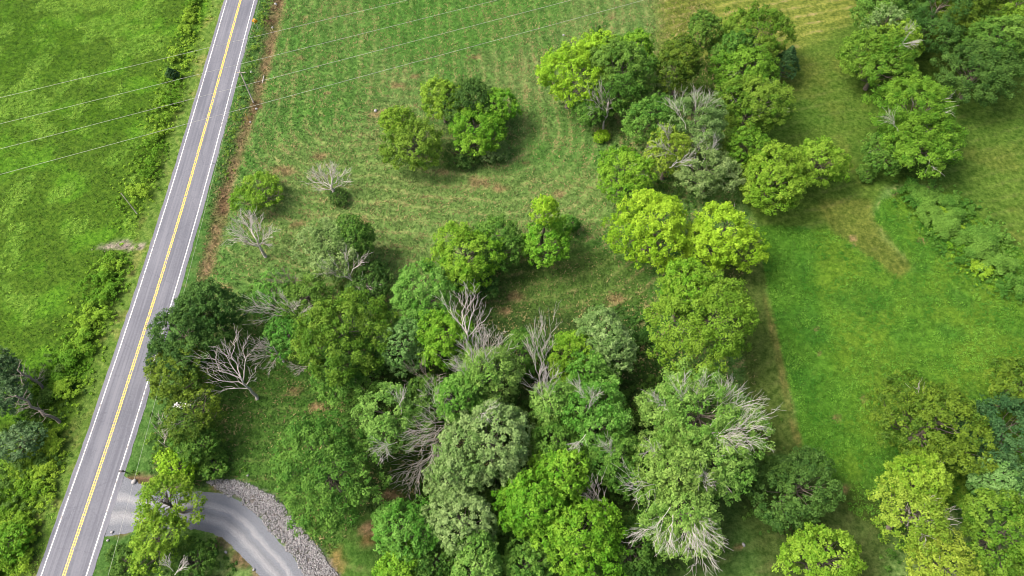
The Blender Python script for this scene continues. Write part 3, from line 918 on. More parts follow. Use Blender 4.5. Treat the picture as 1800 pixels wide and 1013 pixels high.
def make_tree(name, cx, cy, rpx, h, pal, label, style='round', dead=(), cat='tree', dens=1.0, puff=0.17, leaf=0.35, cz=0.58, vax=0.44, group=None, seed=None, limbs_seen=0, bare=0.0):
    sd_ = seed if seed is not None else int(cx * 7 + cy * 13)
    r = np.random.default_rng(sd_)
    c = unp(cx, cy, cz * h)
    R = rpx * depth_of(c) / F
    g0 = hgt(c[0], c[1])
    base = np.array([c[0], c[1], g0 - 0.08])
    root = empty(name, base)
    tag(root, label, cat, group)
    Hc = vax * h
    cc = np.array([0, 0, cz * h])
    area = 2.6 * math.pi * ((R * R + R * Hc * 2) / 3) * 1.25
    n = int(np.clip(area / (0.74 * (puff * R) ** 2), 60, 1100))
    pc, oc = crown_points(r, R * (0.98 if style == 'spray' else 1.03), Hc * 1.0, n, style); n = len(pc); lt = crown_points.lobe
    if bare > 0:
        keep = r.random(n) > bare
        # bare side patches rather than even thinning
        bd = rand_dirs(r, 3)
        keep &= ~((pc / np.array([R, R, Hc]) @ bd.T).max(1) > 1.0 - bare * 0.8)
        pc, oc, lt = pc[keep], oc[keep], lt[keep]; n = len(pc)
    pc = pc + cc
    zmin = 0.35 if h < 6 else 0.10 * h
    pc[:, 2] = np.maximum(pc[:, 2], zmin + 0.4 * r.random(n))
    rad = puff * 0.62 * R * (0.5 + 0.9 * r.random(n))
    nl = int(area * 2.25 * dens / (leaf * leaf * 0.34))
    nl = int(np.clip(nl, 700, 26000))
    w = rad ** 2; counts = np.maximum(6, (w / w.sum() * nl)).astype(int)
    tint0 = np.clip(0.48 + lt + r.normal(size=n) * 0.26, 0, 1)
    V, tint = leaf_cloud(r, pc, rad, oc, counts, leaf, tint0, 0.8 if style != 'spray' else 0.65, stretch=0.5 if style != 'spray' else 0.9)
    leaf_obj('crown', V, tint, LEAF[pal], root)
    # trunk and limbs that reach the puffs
    T = Tubes()
    tr = max(0.07, 0.026 * h + 0.012 * R)
    top = np.array([r.normal() * 0.04 * R, r.normal() * 0.04 * R, cz * h + Hc * 0.35])
    trunk = bent(r, np.zeros(3), top, 7, 0, 0.012)
    T.add(trunk, np.linspace(tr, tr * 0.3, 7) * np.array([1.35, 1, 1, 1, 1, 1, 1]), 7)
    T.build('trunk', BARK, root)
    B = Tubes(); nb = int(np.clip(n * 0.2, 8, 34))
    for k in r.choice(n, min(nb, n), replace=False):
        tgt = pc[k]
        hh = np.clip(tgt[2] - np.hypot(tgt[0], tgt[1]) * 0.7, 0.15 * h, top[2])
        q = hh / max(top[2], .1) * 6; i = min(int(q), 5); s = trunk[i] + (trunk[i + 1] - trunk[i]) * (q - i)
        bl = np.linalg.norm(tgt - s)
        B.add(bent(r, s, tgt, 5, -0.06, 0.04), np.linspace(min(tr * 0.5, 0.03 + 0.016 * bl), 0.025, 5), 3, False)
    B.build('limbs', BARK, root)
    # pale limbs showing through the leaves
    for k in range(limbs_seen):
        D = Tubes(); dv = rand_dirs(r, 1)[0]; dv[2] = abs(dv[2]) * 0.8 + 0.25; dv[:2] += np.array([-0.05, -0.3]); dv /= np.linalg.norm(dv)
        a = cc + dv * np.array([R, R, Hc]) * 0.35; b = cc + dv * np.array([R, R, Hc]) * (0.85 + 0.18 * r.random())
        dead_fan(D, r, a, b, 0.08, 6, 0.6, 1)
        D.build('bare_branch', DEADWOOD, root)
    for fd in dead:
        sx, sy, ex, ey = fd[:4]; z1 = (fd[4] if len(fd) > 4 else 0.72) + 0.14; z2 = (fd[5] if len(fd) > 5 else 0.9) + 0.16
        a = unp(sx, sy, z1 * h) - base; b = unp(ex, ey, z2 * h) - base
        D = Tubes(); dead_fan(D, r, a - (b - a) * 0.3, a + (b - a) * 0.84, 0.06, 10, 0.55, 2, 0.018)
        D.build('dead_branch', TWIGS, root)
    return root


def make_dead(name, bx, by, h, label, arms, seed, rad=0.28, top=None, mat=None, n=9, base_shrub=False, cat='dead tree', spread=0.5, depth=2, lean=(0, 0)):
    """bare snag: arms = (start height fraction, tip pixel x, tip pixel y, tip height fraction)"""
    r = np.random.default_rng(seed)
    b = unp(bx, by); b[2] = hgt(b[0], b[1]) - 0.1
    root = empty(name, b); tag(root, label, cat)
    tp = np.array([lean[0], lean[1], h * 0.8])
    T = Tubes(); tk = bent(r, np.zeros(3), tp, 8, 0, 0.015)
    T.add(tk, np.linspace(rad * 1.25, rad * 0.35, 8), 7)
    T.build('trunk', mat or DEADWOOD, root)
    for hs, ex, ey, zf in arms:
        q = min(hs / 0.8, 1) * 7; i = min(int(q), 6); s = tk[i] + (tk[i + 1] - tk[i]) * (q - i)
        e = unp(ex, ey, zf * h) - b; e = s + (e - s) * 0.88
        D = Tubes(); dead_fan(D, r, s, e, rad * 0.38, n + 1, spread, depth)
        D.build('branch', mat or DEADWOOD, root)
    return root


def brush(name, line_px, width, hmax, pal, label, seed, n, leaf=0.30, cat='brush', rmin=0.5, per=95, kind='stuff', zz=None, lumps=2.2):
    """a thicket along a line of survey points"""
    r = np.random.default_rng(seed)
    ln = smooth_line([unp(x, y) for x, y in line_px], 10)
    pts, _ = resample(ln, 0.25)
    k = r.integers(0, len(pts), n); wv = width if np.isscalar(width) else np.interp(np.linspace(0, 1, len(pts)), np.linspace(0, 1, len(width)), width)[k]
    p = pts[k] + r.normal(size=(n, 2)) * np.reshape(wv, (-1, 1) if not np.isscalar(width) else ()) * 0.5
    hz = fbm(p[:, 0], p[:, 1], lumps, seed, 2)
    off = np.minimum.reduce([np.linalg.norm(p - pts[j], axis=1) for j in range(0, len(pts), 6)]) / (np.asarray(wv) + .01)
    hh = hmax * np.clip((hz - 0.2) * 1.7, 0.12, 1) * np.clip(1.15 - off * 0.8, 0.15, 1)
    keep = np.abs(road_coords(p[:, 0], p[:, 1])) > 5.4
    keep &= (poly_sdf(p[:, 0], p[:, 1], [q_[:2] for q_ in drive_poly]) > 0.9) & (poly_sdf(p[:, 0], p[:, 1], rp_w) > 0.4)
    p, hh = p[keep], hh[keep]; n = len(p)
    rad = np.clip(hh * 0.45, rmin * 0.6, 1.2) * (0.7 + 0.6 * r.random(n))
    z = hgt(p[:, 0], p[:, 1]) + np.maximum(hh - rad * 0.6, 0.1)
    cen = np.concatenate([p, z[:, None]], 1)
    out = np.tile(np.array([0, 0, 1.0]), (n, 1)) + r.normal(size=(n, 3)) * 0.35
    out /= np.linalg.norm(out, axis=1, keepdims=True)
    big = fbm(p[:, 0], p[:, 1], 5, seed + 3, 2)
    counts = np.maximum(14, per * (rad / 0.7) ** 2).astype(int)
    V, t = leaf_cloud(r, cen, rad, out, counts, leaf, np.clip((big - 0.5) * 2.2 + 0.5 + r.normal(size=n) * 0.15, 0, 1), 0.85)
    o = leaf_obj(name, V, t, LEAF[pal])
    tag(o, label, cat, None, kind)
    return o


exec_trees = True
# ------------------------------------------------------------------ trees
T_ = make_tree
# meadow, left to right
T_('shrub', 453, 340, 38, 5.5, 'straw', 'round yellow-green bush standing alone in the meadow nearest the road', cat='bush', puff=0.2, leaf=0.32, cz=0.5, vax=0.5)
T_('shrub', 592, 346, 17, 2.2, 'dark', 'small dark green shrub at the foot of the bare snag in the meadow', cat='bush', leaf=0.3, cz=0.5, vax=0.5)
T_('broadleaf_tree', 702, 222, 33, 9.5, 'straw', 'small olive tree at the upper left of the island thicket in the meadow', puff=0.2, leaf=0.34)
T_('broadleaf_tree', 725, 258, 47, 9.5, 'moss', 'bushy bright-topped tree at the lower left of the island thicket in the meadow', puff=0.19, leaf=0.34, seed=71)
T_('broadleaf_tree', 779, 178, 36, 10.5, 'straw', 'yellowish tree at the back of the island thicket in the meadow', puff=0.2, leaf=0.34)
T_('broadleaf_tree', 824, 184, 46, 10.5, 'dark', 'dark grey-green tree in the middle of the island thicket in the meadow', puff=0.18, leaf=0.34)
T_('broadleaf_tree', 873, 188, 34, 9.0, 'lime', 'light green tree at the right end of the island thicket in the meadow', puff=0.2, leaf=0.34)
T_('broadleaf_tree', 832, 232, 48, 9.5, 'lime', 'leafy green tree at the front of the island thicket in the meadow', puff=0.18, leaf=0.34)
T_('shrub', 868, 266, 24, 3.2, 'sage', 'low grey-green shrub at the front right foot of the island thicket', cat='bush', leaf=0.3, cz=0.5, vax=0.5)
T_('shrub', 812, 272, 30, 3.6, 'dark', 'low dark shrub at the shaded foot of the island thicket', cat='bush', leaf=0.3, cz=0.5, vax=0.5)
T_('broadleaf_tree', 820, 452, 60, 11, 'lime', 'full green tree left of the slender one in the middle of the meadow', seed=5)
T_('broadleaf_tree', 862, 425, 48, 9.5, 'mid', 'green tree merging with the full tree and touching the slender one', seed=6)
T_('broadleaf_tree', 838, 498, 36, 6, 'dark', 'dark low tree under the full green tree in mid meadow', seed=8)
T_('broadleaf_tree', 962, 430, 41, 10.5, 'lime', 'slender bright green tree with a pointed top in the middle of the meadow', puff=0.2, leaf=0.36, cz=0.5)
T_('broadleaf_tree', 957, 372, 21, 15, 'yel', 'thin yellow-green spire rising behind the slender tree in mid meadow', 'column', puff=0.3, leaf=0.34, cz=0.8, vax=0.2)
T_('shrub', 1000, 395, 16, 4, 'mid', 'little green shrub just right of the slender tree', cat='bush', leaf=0.3, cz=0.5, vax=0.5)
# upper right clump
T_('broadleaf_tree', 1002, 138, 52, 14, 'yel', 'bright yellow-green tree at the left end of the upper clump', puff=0.17, leaf=0.35)
T_('broadleaf_tree', 1048, 100, 34, 14, 'yel', 'yellow-green tree at the top of the upper clump beside the brightest one')
T_('broadleaf_tree', 1092, 135, 62, 15, 'mid', 'large green tree in the centre of the upper clump behind the grey snag')
T_('broadleaf_tree', 1120, 100, 34, 13, 'lime', 'light green tree at the upper right of the clump behind the large green tree')
T_('cedar_tree', 1048, 82, 22, 12, 'dark', 'dark pointed evergreen peeping out above the upper clump', 'cone')
T_('broadleaf_tree', 1040, 190, 36, 8, 'mid', 'dark green low tree beneath the yellow tree in the upper clump')
T_('shrub', 1056, 238, 14, 2.4, 'yel', 'tiny yellow bush at the foot of the grey snag in the upper clump', cat='bush', leaf=0.3, cz=0.5, vax=0.5)
T_('broadleaf_tree', 1192, 125, 42, 15, 'dolive', 'tall dark olive tree leaning over the mown strip behind the upper clump')
T_('broadleaf_tree', 1236, 66, 25, 14, 'mid', 'small dark tree behind the tall olive tree, next to the hay strip')
T_('broadleaf_tree', 1330, 62, 57, 14, 'moss', 'topmost green tree of the tree row bordering the lawn', limbs_seen=2)  # darker palette paints the right-hand exposure falloff into the leaves
T_('broadleaf_tree', 1288, 88, 34, 12, 'mid', 'dark green tree on the left side of the topmost row tree')
T_('broadleaf_tree', 1320, 128, 55, 12, 'olive', 'lime green tree second from the top in the row by the lawn', limbs_seen=3)  # olive instead of lime: dimmer right-hand exposure put into the leaf colour
T_('cedar_tree', 1383, 108, 24, 9, 'blue', 'small blue-green cedar at the lawn edge of the tree row', 'cone', leaf=0.34)
T_('broadleaf_tree', 1318, 190, 58, 13, 'moss', 'fresh green tree third from the top in the row by the lawn', limbs_seen=3)
T_('broadleaf_tree', 1150, 218, 50, 12, 'mid', 'green rounded tree between the snag and the half-dead grey tree', limbs_seen=0)
T_('broadleaf_tree', 1222, 222, 52, 16, 'sage', 'grey-green half-dead tree with bare tips in the middle of the row', 'spray', [(1222, 200, 1225, 158), (1200, 215, 1180, 172), (1235, 200, 1250, 165)], dens=0.7, bare=0.12)
T_('broadleaf_tree', 1238, 300, 56, 11, 'sage', 'feathery grey-green tree in front of the half-dead tree', 'spray', [(1225, 270, 1240, 235), (1240, 280, 1262, 250)], dens=0.8)
T_('broadleaf_tree', 1176, 272, 42, 13, 'gold', 'pale yellow tree with white branches showing, left of the feathery tree', 'spray', [(1180, 270, 1150, 258), (1185, 290, 1215, 275), (1175, 250, 1165, 222)], dens=0.6, bare=0.15, limbs_seen=4)
T_('broadleaf_tree', 1092, 312, 50, 9, 'lime', 'bushy light green tree at the meadow edge above the brightest tree', limbs_seen=2)
T_('broadleaf_tree', 1352, 312, 62, 12, 'straw', 'yellow-green tree standing at the corner of the lawn', puff=0.15)
T_('broadleaf_tree', 1312, 262, 34, 12, 'olive', 'olive tree behind the yellow-green corner tree')
T_('broadleaf_tree', 1436, 290, 48, 10, 'straw', 'smaller yellow-green tree reaching out over the lawn', limbs_seen=1)
T_('broadleaf_tree', 1142, 402, 70, 13, 'yel', 'brightest yellow-green tree, left one of the pair in the centre right', puff=0.15)
T_('broadleaf_tree', 1268, 412, 66, 12, 'yel', 'yellow tree with an open ragged crown, right one of the bright pair', puff=0.15, limbs_seen=1)
T_('broadleaf_tree', 1242, 572, 92, 15, 'olive', 'broad olive green tree alone beside the mown strip', puff=0.15, limbs_seen=2, leaf=0.35)
T_('broadleaf_tree', 1202, 520, 48, 15, 'lime', 'light green crown at the upper left of the broad olive tree', seed=91)
# right side; some leaf palettes darkened to paint in the exposure falloff here
T_('broadleaf_tree', 1548, 110, 60, 13, 'moss', 'green tree at the upper left of the lawn island')
T_('broadleaf_tree', 1572, 86, 40, 13, 'straw', 'yellowish crown at the top of the lawn island')
T_('broadleaf_tree', 1545, 62, 30, 15, 'sage', 'pale thin half-dead tree behind the lawn island', 'spray', [(1580, 80, 1608, 72), (1590, 60, 1602, 48)], dens=0.5, bare=0.2)
T_('broadleaf_tree', 1610, 205, 70, 14, 'olive', 'wide yellow-green tree in the middle of the lawn island with a bare limb', dead=[(1575, 225, 1562, 205)], limbs_seen=4)
T_('broadleaf_tree', 1622, 258, 66, 10, 'olive', 'spreading green tree at the lower right of the lawn island', limbs_seen=2)
T_('broadleaf_tree', 1552, 270, 40, 7, 'mid', 'low green tree at the lower left of the lawn island', limbs_seen=3)
T_('shrub', 1524, 304, 17, 2.4, 'mid', 'round dark green shrub at the tip of the lawn island', cat='bush', leaf=0.3, cz=0.5, vax=0.5)
T_('broadleaf_tree', 1555, 22, 58, 14, 'mid', 'dense dark green tree at the left end of the wood in the top right corner')
T_('broadleaf_tree', 1640, 30, 66, 15, 'dark', 'dense dark tree second from the left in the top right wood')
T_('broadleaf_tree', 1705, 18, 56, 16, 'dolive', 'olive-tinged tree at the top of the corner wood')
T_('broadleaf_tree', 1775, 20, 62, 16, 'olive', 'yellow-olive tree in the very top right corner')
T_('broadleaf_tree', 1752, 75, 60, 14, 'mid', 'green tree in the middle of the corner wood near the right edge')
T_('broadleaf_tree', 1722, 130, 66, 12, 'dark', 'dark rounded tree at the lower front of the corner wood')
T_('broadleaf_tree', 1600, -60, 70, 15, 'mid', 'green tree at the upper edge behind the corner wood')
T_('broadleaf_tree', 1700, -70, 70, 15, 'dark', 'dark tree beyond the upper edge behind the corner wood')
T_('broadleaf_tree', 1640, 748, 92, 12, 'dolive', 'large dense dark olive tree at the lower right beside the rough grass', puff=0.12, leaf=0.36, limbs_seen=1, dens=1.3)
T_('broadleaf_tree', 1760, 760, 72, 12, 'blue', 'blue-green tree next to the large olive tree at the right edge')
T_('broadleaf_tree', 1790, 690, 58, 11, 'dolive', 'brownish olive tree at the right edge above the blue-green tree')
T_('broadleaf_tree', 1752, 842, 48, 9, 'sea', 'sea green low tree below the blue-green tree at the right edge')
T_('broadleaf_tree', 1770, 940, 70, 12, 'moss', 'full green tree in the bottom right corner')
T_('broadleaf_tree', 1615, 850, 50, 12, 'straw', 'yellow-olive tree just below the large dense olive tree', limbs_seen=3)
T_('broadleaf_tree', 1600, 912, 68, 12, 'gold', 'straggly yellow tree with pale limbs at the bottom right', 'spray', dens=0.5, bare=0.2, limbs_seen=10)
T_('broadleaf_tree', 1655, 990, 62, 11, 'gold', 'feathery yellow tree with pale branches at the bottom right edge', 'spray', dens=0.6, bare=0.12, limbs_seen=10)
T_('broadleaf_tree', 1442, 990, 62, 9, 'straw', 'yellow-green round tree standing alone at the bottom edge', puff=0.16)
T_('broadleaf_tree', 1398, 860, 70, 9, 'dark', 'dark green rounded tree at the lower end of the mown strip')
# roadside group
T_('broadleaf_tree', 372, 548, 52, 12, 'dark', 'dark green roadside tree at the top of the roadside group')
T_('broadleaf_tree', 330, 600, 62, 12, 'dark', 'dark oak-like tree whose branches hang over the road edge', seed=15)
T_('broadleaf_tree', 332, 655, 56, 10, 'dolive', 'olive-green roadside tree beside the big bare snag')
T_('broadleaf_tree', 345, 735, 50, 8, 'dolive', 'scrubby dark tree over the long white box', dens=0.55, bare=0.12, limbs_seen=1)
T_('broadleaf_tree', 345, 778, 36, 6.5, 'mid', 'low scrubby tree above the mailbox corner', dens=0.7, limbs_seen=2)
T_('shrub', 310, 818, 32, 4.5, 'yel', 'yellow-green bush at the corner of road and driveway', cat='bush', leaf=0.32, cz=0.5, vax=0.5)
T_('shrub', 372, 815, 30, 2.5, 'mid', 'low green shrub at the upper end of the stone band', cat='bush', leaf=0.32, cz=0.5, vax=0.5)
T_('broadleaf_tree', 294, 884, 50, 10, 'straw', 'airy yellow-green tree hanging over the driveway entrance', 'spray', dens=0.62, puff=0.16, bare=0.1)
T_('broadleaf_tree', 274, 952, 46, 8, 'straw', 'lower yellow-green tree between driveway and road at the bottom', 'spray', dens=0.7, dead=[(300, 1000, 285, 985), (312, 1005, 330, 985)])
T_('shrub', 345, 985, 40, 3.5, 'under', 'dark green shrub inside the bend of the driveway', cat='bush', leaf=0.34, cz=0.5, vax=0.5)
T_('shrub', 225, 990, 34, 3.0, 'under', 'dark green shrub beside the road at the bottom edge', cat='bush', leaf=0.34, cz=0.5, vax=0.5)
# grove, left part
T_('broadleaf_tree', 588, 432, 58, 10, 'sage', 'grey-green thin tree at the upper left of the grove', 'spray', dens=0.75)
T_('broadleaf_tree', 625, 425, 34, 11, 'mid', 'dark green crown beside the grey-green tree at the upper grove')
T_('broadleaf_tree', 480, 520, 42, 6, 'fresh', 'fresh green low tree left of the grove among bare fans', dens=0.75)
T_('broadleaf_tree', 540, 525, 45, 7, 'mid', 'green low tree between the fans and the yellow-green oak', dens=0.85)
T_('broadleaf_tree', 500, 590, 40, 6, 'fresh', 'light green small tree under the two bare fans', dens=0.7)
T_('broadleaf_tree', 650, 500, 40, 6, 'dark', 'dark tree under the white antler-like snag')
T_('broadleaf_tree', 606, 590, 78, 15, 'moss', 'large oak-like tree with yellow-green clumps at the left of the grove', puff=0.17)
T_('broadleaf_tree', 612, 648, 64, 10, 'mid', 'green lower crown at the foot of the large oak-like tree')
T_('broadleaf_tree', 738, 522, 56, 12, 'fresh', 'fresh green round tree at the top of the grove left of the tall snag')
T_('broadleaf_tree', 705, 612, 46, 12, 'sea', 'soft sea-green round tree in the upper middle of the grove', leaf=0.34)
T_('broadleaf_tree', 790, 600, 52, 13, 'lime', 'light green tree at the foot of the tall white snag')
T_('broadleaf_tree', 580, 835, 92, 14, 'mid', 'big round oak standing alone beside the stone band', puff=0.15, seed=32, dens=1.25)
T_('broadleaf_tree', 685, 735, 62, 13, 'ash', 'half-dead light tree with white fans at the left of the lower grove', 'spray', [(705, 720, 705, 690), (690, 780, 660, 790), (680, 790, 665, 812)], dens=0.65, bare=0.1)
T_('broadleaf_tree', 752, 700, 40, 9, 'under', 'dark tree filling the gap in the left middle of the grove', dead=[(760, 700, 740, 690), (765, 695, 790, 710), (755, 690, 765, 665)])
T_('broadleaf_tree', 815, 705, 46, 15, 'fresh', 'bright narrow green tree in the left middle of the grove', dead=[(830, 735, 862, 725)])
T_('broadleaf_tree', 862, 668, 52, 15, 'ash', 'light ash tree below the tall twig fan', 'spray', [(850, 660, 852, 590, .7, .95), (840, 655, 815, 600, .7, .9), (830, 665, 800, 640, .7, .85)], dens=0.75)
T_('broadleaf_tree', 925, 620, 42, 10, 'mid', 'green tree at the upper edge of the grove left of the twin snag')
T_('broadleaf_tree', 1012, 625, 48, 11, 'lime', 'yellow-tinged green tree right of the twin snag')
T_('broadleaf_tree', 1066, 605, 54, 13, 'sage', 'grey olive tree at the upper right corner of the grove', puff=0.16)
T_('broadleaf_tree', 1035, 660, 46, 12, 'fresh', 'green tree below the grey olive tree in the upper right grove')
T_('broadleaf_tree', 968, 715, 44, 13, 'ash', 'thin ash topped by a white bare crown in the centre of the grove', 'spray', [(955, 700, 945, 650, .75, 1.0), (962, 700, 970, 655, .75, 1.0)], dens=0.7)
T_('broadleaf_tree', 1048, 735, 58, 15, 'fresh', 'green tree with a white twig crown in the right middle of the grove', 'spray', [(1035, 710, 1015, 680, .8, 1.0), (1035, 715, 1045, 685, .8, 1.0), (1025, 770, 1010, 790, .8, .85)], dens=0.8)
T_('broadleaf_tree', 868, 790, 78, 15, 'sage', 'big pale sage-green crown in the middle of the lower grove', puff=0.14, leaf=0.36)
T_('broadleaf_tree', 800, 838, 46, 12, 'sage', 'smaller sage-green crown left below the big pale one')
T_('broadleaf_tree', 975, 790, 54, 12, 'mid', 'dark green tree right of the big pale sage crown')
T_('broadleaf_tree', 1085, 810, 54, 13, 'mid', 'green tree left of the huge half-dead ash', dead=[(1080, 800, 1060, 780)])
T_('broadleaf_tree', 1226, 742, 98, 17, 'ash', 'huge half-dead ash with white twigs fanning from its upper side', 'spray',
   [(1200, 710, 1195, 668), (1225, 705, 1240, 672), (1260, 715, 1290, 675), (1170, 715, 1150, 700), (1265, 740, 1325, 705), (1270, 755, 1345, 735), (1275, 770, 1335, 770), (1250, 760, 1300, 790)], dens=0.75, puff=0.13, leaf=0.35, bare=0.08)
T_('broadleaf_tree', 1258, 815, 60, 14, 'ash', 'light green ash crown right below the huge half-dead one', 'spray', dens=0.85, puff=0.15, leaf=0.35, limbs_seen=3, dead=[(1250, 800, 1290, 790), (1245, 830, 1235, 860)])
T_('broadleaf_tree', 1175, 830, 64, 15, 'ash', 'light ash crown in the middle of the right grove edge', 'spray', [(1150, 850, 1095, 860), (1160, 800, 1140, 790)], dens=0.8, puff=0.15, leaf=0.35, limbs_seen=2)
T_('broadleaf_tree', 1200, 912, 68, 14, 'ash', 'ash whose lower side hangs as a fan of white twigs', 'spray', [(1215, 910, 1235, 985, .8, .75), (1225, 905, 1255, 955, .8, .75), (1210, 915, 1210, 970, .8, .75), (1165, 905, 1120, 950, .8, .75), (1180, 920, 1170, 970, .8, .7)], dens=0.8, leaf=0.35)
T_('broadleaf_tree', 935, 892, 62, 13, 'lime', 'bright lime crown in the centre of the bottom grove', puff=0.15)
T_('broadleaf_tree', 985, 838, 44, 14, 'lime', 'lime green crown just above the bright bottom crown')
T_('broadleaf_tree', 1015, 955, 72, 13, 'lime', 'brightest lime crown at the bottom edge of the grove', puff=0.14, seed=44)
T_('broadleaf_tree', 818, 925, 60, 13, 'sage', 'pale grey-green crown at the bottom left of the grove', puff=0.15)
T_('broadleaf_tree', 716, 935, 54, 12, 'fresh', 'soft green crown leaning over the grass at the bottom left of the grove')
T_('broadleaf_tree', 705, 1000, 46, 9, 'lime', 'lime green tree at the bottom edge left of the grove')
T_('broadleaf_tree', 838, 1000, 50, 12, 'ash', 'pale ash crown cut by the bottom edge')
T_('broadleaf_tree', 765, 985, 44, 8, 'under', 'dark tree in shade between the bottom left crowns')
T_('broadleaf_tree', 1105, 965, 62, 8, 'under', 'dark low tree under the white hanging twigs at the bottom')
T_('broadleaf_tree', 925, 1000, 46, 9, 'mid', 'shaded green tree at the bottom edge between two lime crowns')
# left edge
T_('pine_tree', 10, 695, 40, 8, 'pine', 'blue-green pine on the left edge between two bare trunks', 'spray', leaf=0.32)
T_('pine_tree', 36, 778, 36, 5, 'pine', 'blue-green pine below the two bare trunks on the left edge', 'spray', leaf=0.32)
T_('pine_tree', -4, 648, 32, 9, 'pine', 'blue-green pine top in the corner of the left edge', 'spray', leaf=0.32)
T_('shrub', 300, 128, 12, 3.0, 'blue', 'small dark blue-green cedar bush in the hedge left of the road', 'cone', cat='bush', leaf=0.3, cz=0.5, vax=0.5)
T_('shrub', 18, 955, 34, 3.4, 'lime', 'bright green leafy shrub in the bottom left corner', cat='bush', leaf=0.32, cz=0.5, vax=0.5)

# ------------------------------------------------------------------ dead trees
make_dead('dead_tree', 589, 346, 5.2, 'pale bare snag standing alone in the meadow right of the round bush',
          [(0.5, 541, 318, 0.7), (0.55, 548, 305, 0.85), (0.65, 560, 299, 1.0), (0.7, 578, 291, 1.05), (0.7, 592, 293, 1.0), (0.6, 606, 300, 0.9), (0.5, 614, 318, 0.6), (0.4, 552, 330, 0.5)], 3, 0.26, n=7, spread=0.6)
make_dead('dead_tree', 466, 450, 8.5, 'leaning grey snag with spreading twigs just below the round bush',
          [(0.5, 402, 402, 0.8), (0.65, 418, 372, 1.0), (0.7, 440, 372, 1.0), (0.5, 482, 408, 0.8), (0.4, 425, 425, 0.6), (0.6, 455, 385, 0.95), (0.45, 405, 418, 0.65), (0.5, 475, 430, 0.5)], 4, 0.28, n=8, spread=0.6)
make_dead('dead_tree', 625, 512, 10, 'white antler-like snag in front of the dark tree at the upper grove',
          [(0.45, 565, 455, 0.9), (0.55, 605, 440, 1.0), (0.55, 632, 452, 1.0), (0.4, 562, 480, 0.7), (0.35, 655, 505, 0.5), (0.3, 650, 525, 0.35)], 5, 0.24, n=6)
make_dead('dead_tree', 452, 702, 12, 'big white bare tree beside the roadside oaks',
          [(0.5, 362, 622, 0.85), (0.45, 355, 655, 0.7), (0.7, 402, 590, 1.0), (0.6, 428, 592, 0.95), (0.35, 360, 688, 0.45), (0.5, 452, 650, 0.65), (0.65, 382, 608, 0.9)], 6, 0.25, n=5, spread=0.6)
make_dead('dead_tree', 498, 635, 8, 'bare fan of white twigs beside the big bare tree',
          [(0.4, 445, 605, 0.8), (0.4, 440, 630, 0.7), (0.5, 465, 600, 0.95), (0.3, 470, 650, 0.4)], 7, 0.18, n=8)
make_dead('dead_tree', 530, 575, 8.5, 'pale bare tree with two fans left of the yellow-green oak',
          [(0.5, 432, 545, 0.8), (0.6, 460, 530, 0.9), (0.6, 498, 520, 1.0), (0.6, 520, 535, 1.0), (0.3, 535, 600, 0.5), (0.5, 545, 555, 0.8)], 8, 0.18, n=8)
make_dead('dead_tree', 528, 520, 7, 'grey bare thicket of twigs left of the grey-green tree',
          [(0.5, 480, 492, 0.9), (0.6, 500, 480, 1.0), (0.6, 520, 490, 0.9), (0.4, 488, 510, 0.6)], 9, 0.16, n=8, mat=OLDWOOD)
make_dead('dead_tree', 550, 650, 4, 'low spray of dead twigs in the grass under the oak-like tree',
          [(0.4, 508, 645, 0.6), (0.5, 522, 655, 0.5), (0.5, 545, 632, 0.8)], 10, 0.12, n=7)
make_dead('dead_tree', 828, 645, 17, 'tallest white snag with antler branches at the top of the grove',
          [(0.74, 786, 522, 0.95), (0.78, 804, 506, 1.0), (0.8, 818, 502, 1.05), (0.76, 836, 508, 1.0), (0.7, 864, 548, 0.85), (0.66, 790, 552, 0.8), (0.6, 846, 572, 0.7)], 11, 0.25, n=4, spread=0.55)
make_dead('dead_tree', 870, 672, 14, 'tall upright fan of pale twigs behind the light ash tree',
          [(0.45, 840, 585, 1.0), (0.5, 858, 580, 1.05), (0.5, 880, 585, 1.0), (0.4, 808, 612, 0.85), (0.3, 800, 632, 0.7), (0.5, 895, 610, 0.85)], 12, 0.15, n=6, spread=0.5)
make_dead('dead_tree', 945, 700, 16, 'twin-topped thin snag at the upper edge of the grove',
          [(0.55, 938, 578, 1.0), (0.5, 968, 574, 1.05), (0.6, 930, 612, 0.8)], 13, 0.15, n=8, spread=0.32)
make_dead('dead_tree', 762, 705, 12, 'curved grey snag in the dark gap left of the grove',
          [(0.5, 722, 650, 0.8), (0.6, 735, 638, 0.9), (0.6, 778, 655, 0.9), (0.4, 745, 680, 0.6), (0.5, 715, 675, 0.6)], 14, 0.2, n=5, mat=OLDWOOD)
make_dead('dead_tree', 802, 765, 14, 'wide fan of white dead limbs at the left of the pale sage crown',
          [(0.4, 722, 762, 0.8), (0.45, 730, 780, 0.75), (0.45, 745, 742, 0.9), (0.4, 735, 800, 0.6), (0.4, 760, 810, 0.6), (0.4, 755, 695, 0.95)], 15, 0.16, n=7, spread=0.5)
make_dead('dead_tree', 765, 805, 9, 'low bare white limbs spreading over the grass left of the grove',
          [(0.4, 702, 835, 0.5), (0.4, 725, 850, 0.45), (0.4, 755, 840, 0.5), (0.4, 712, 862, 0.35)], 16, 0.18, n=7)
make_dead('dead_tree', 1058, 915, 10, 'white bare snag leaning in the dark gap of the bottom grove',
          [(0.4, 1015, 850, 0.95), (0.5, 1030, 845, 1.0), (0.4, 1060, 880, 0.8), (0.3, 1065, 925, 0.5), (0.4, 1040, 905, 0.6)], 17, 0.24, n=8)
make_dead('dead_tree', 1060, 232, 11, 'small grey snag in front of the large green tree in the upper clump',
          [(0.5, 1032, 170, 0.9), (0.6, 1048, 155, 1.0), (0.6, 1068, 158, 1.0), (0.5, 1072, 178, 0.85), (0.4, 1038, 190, 0.7)], 18, 0.2, n=5)
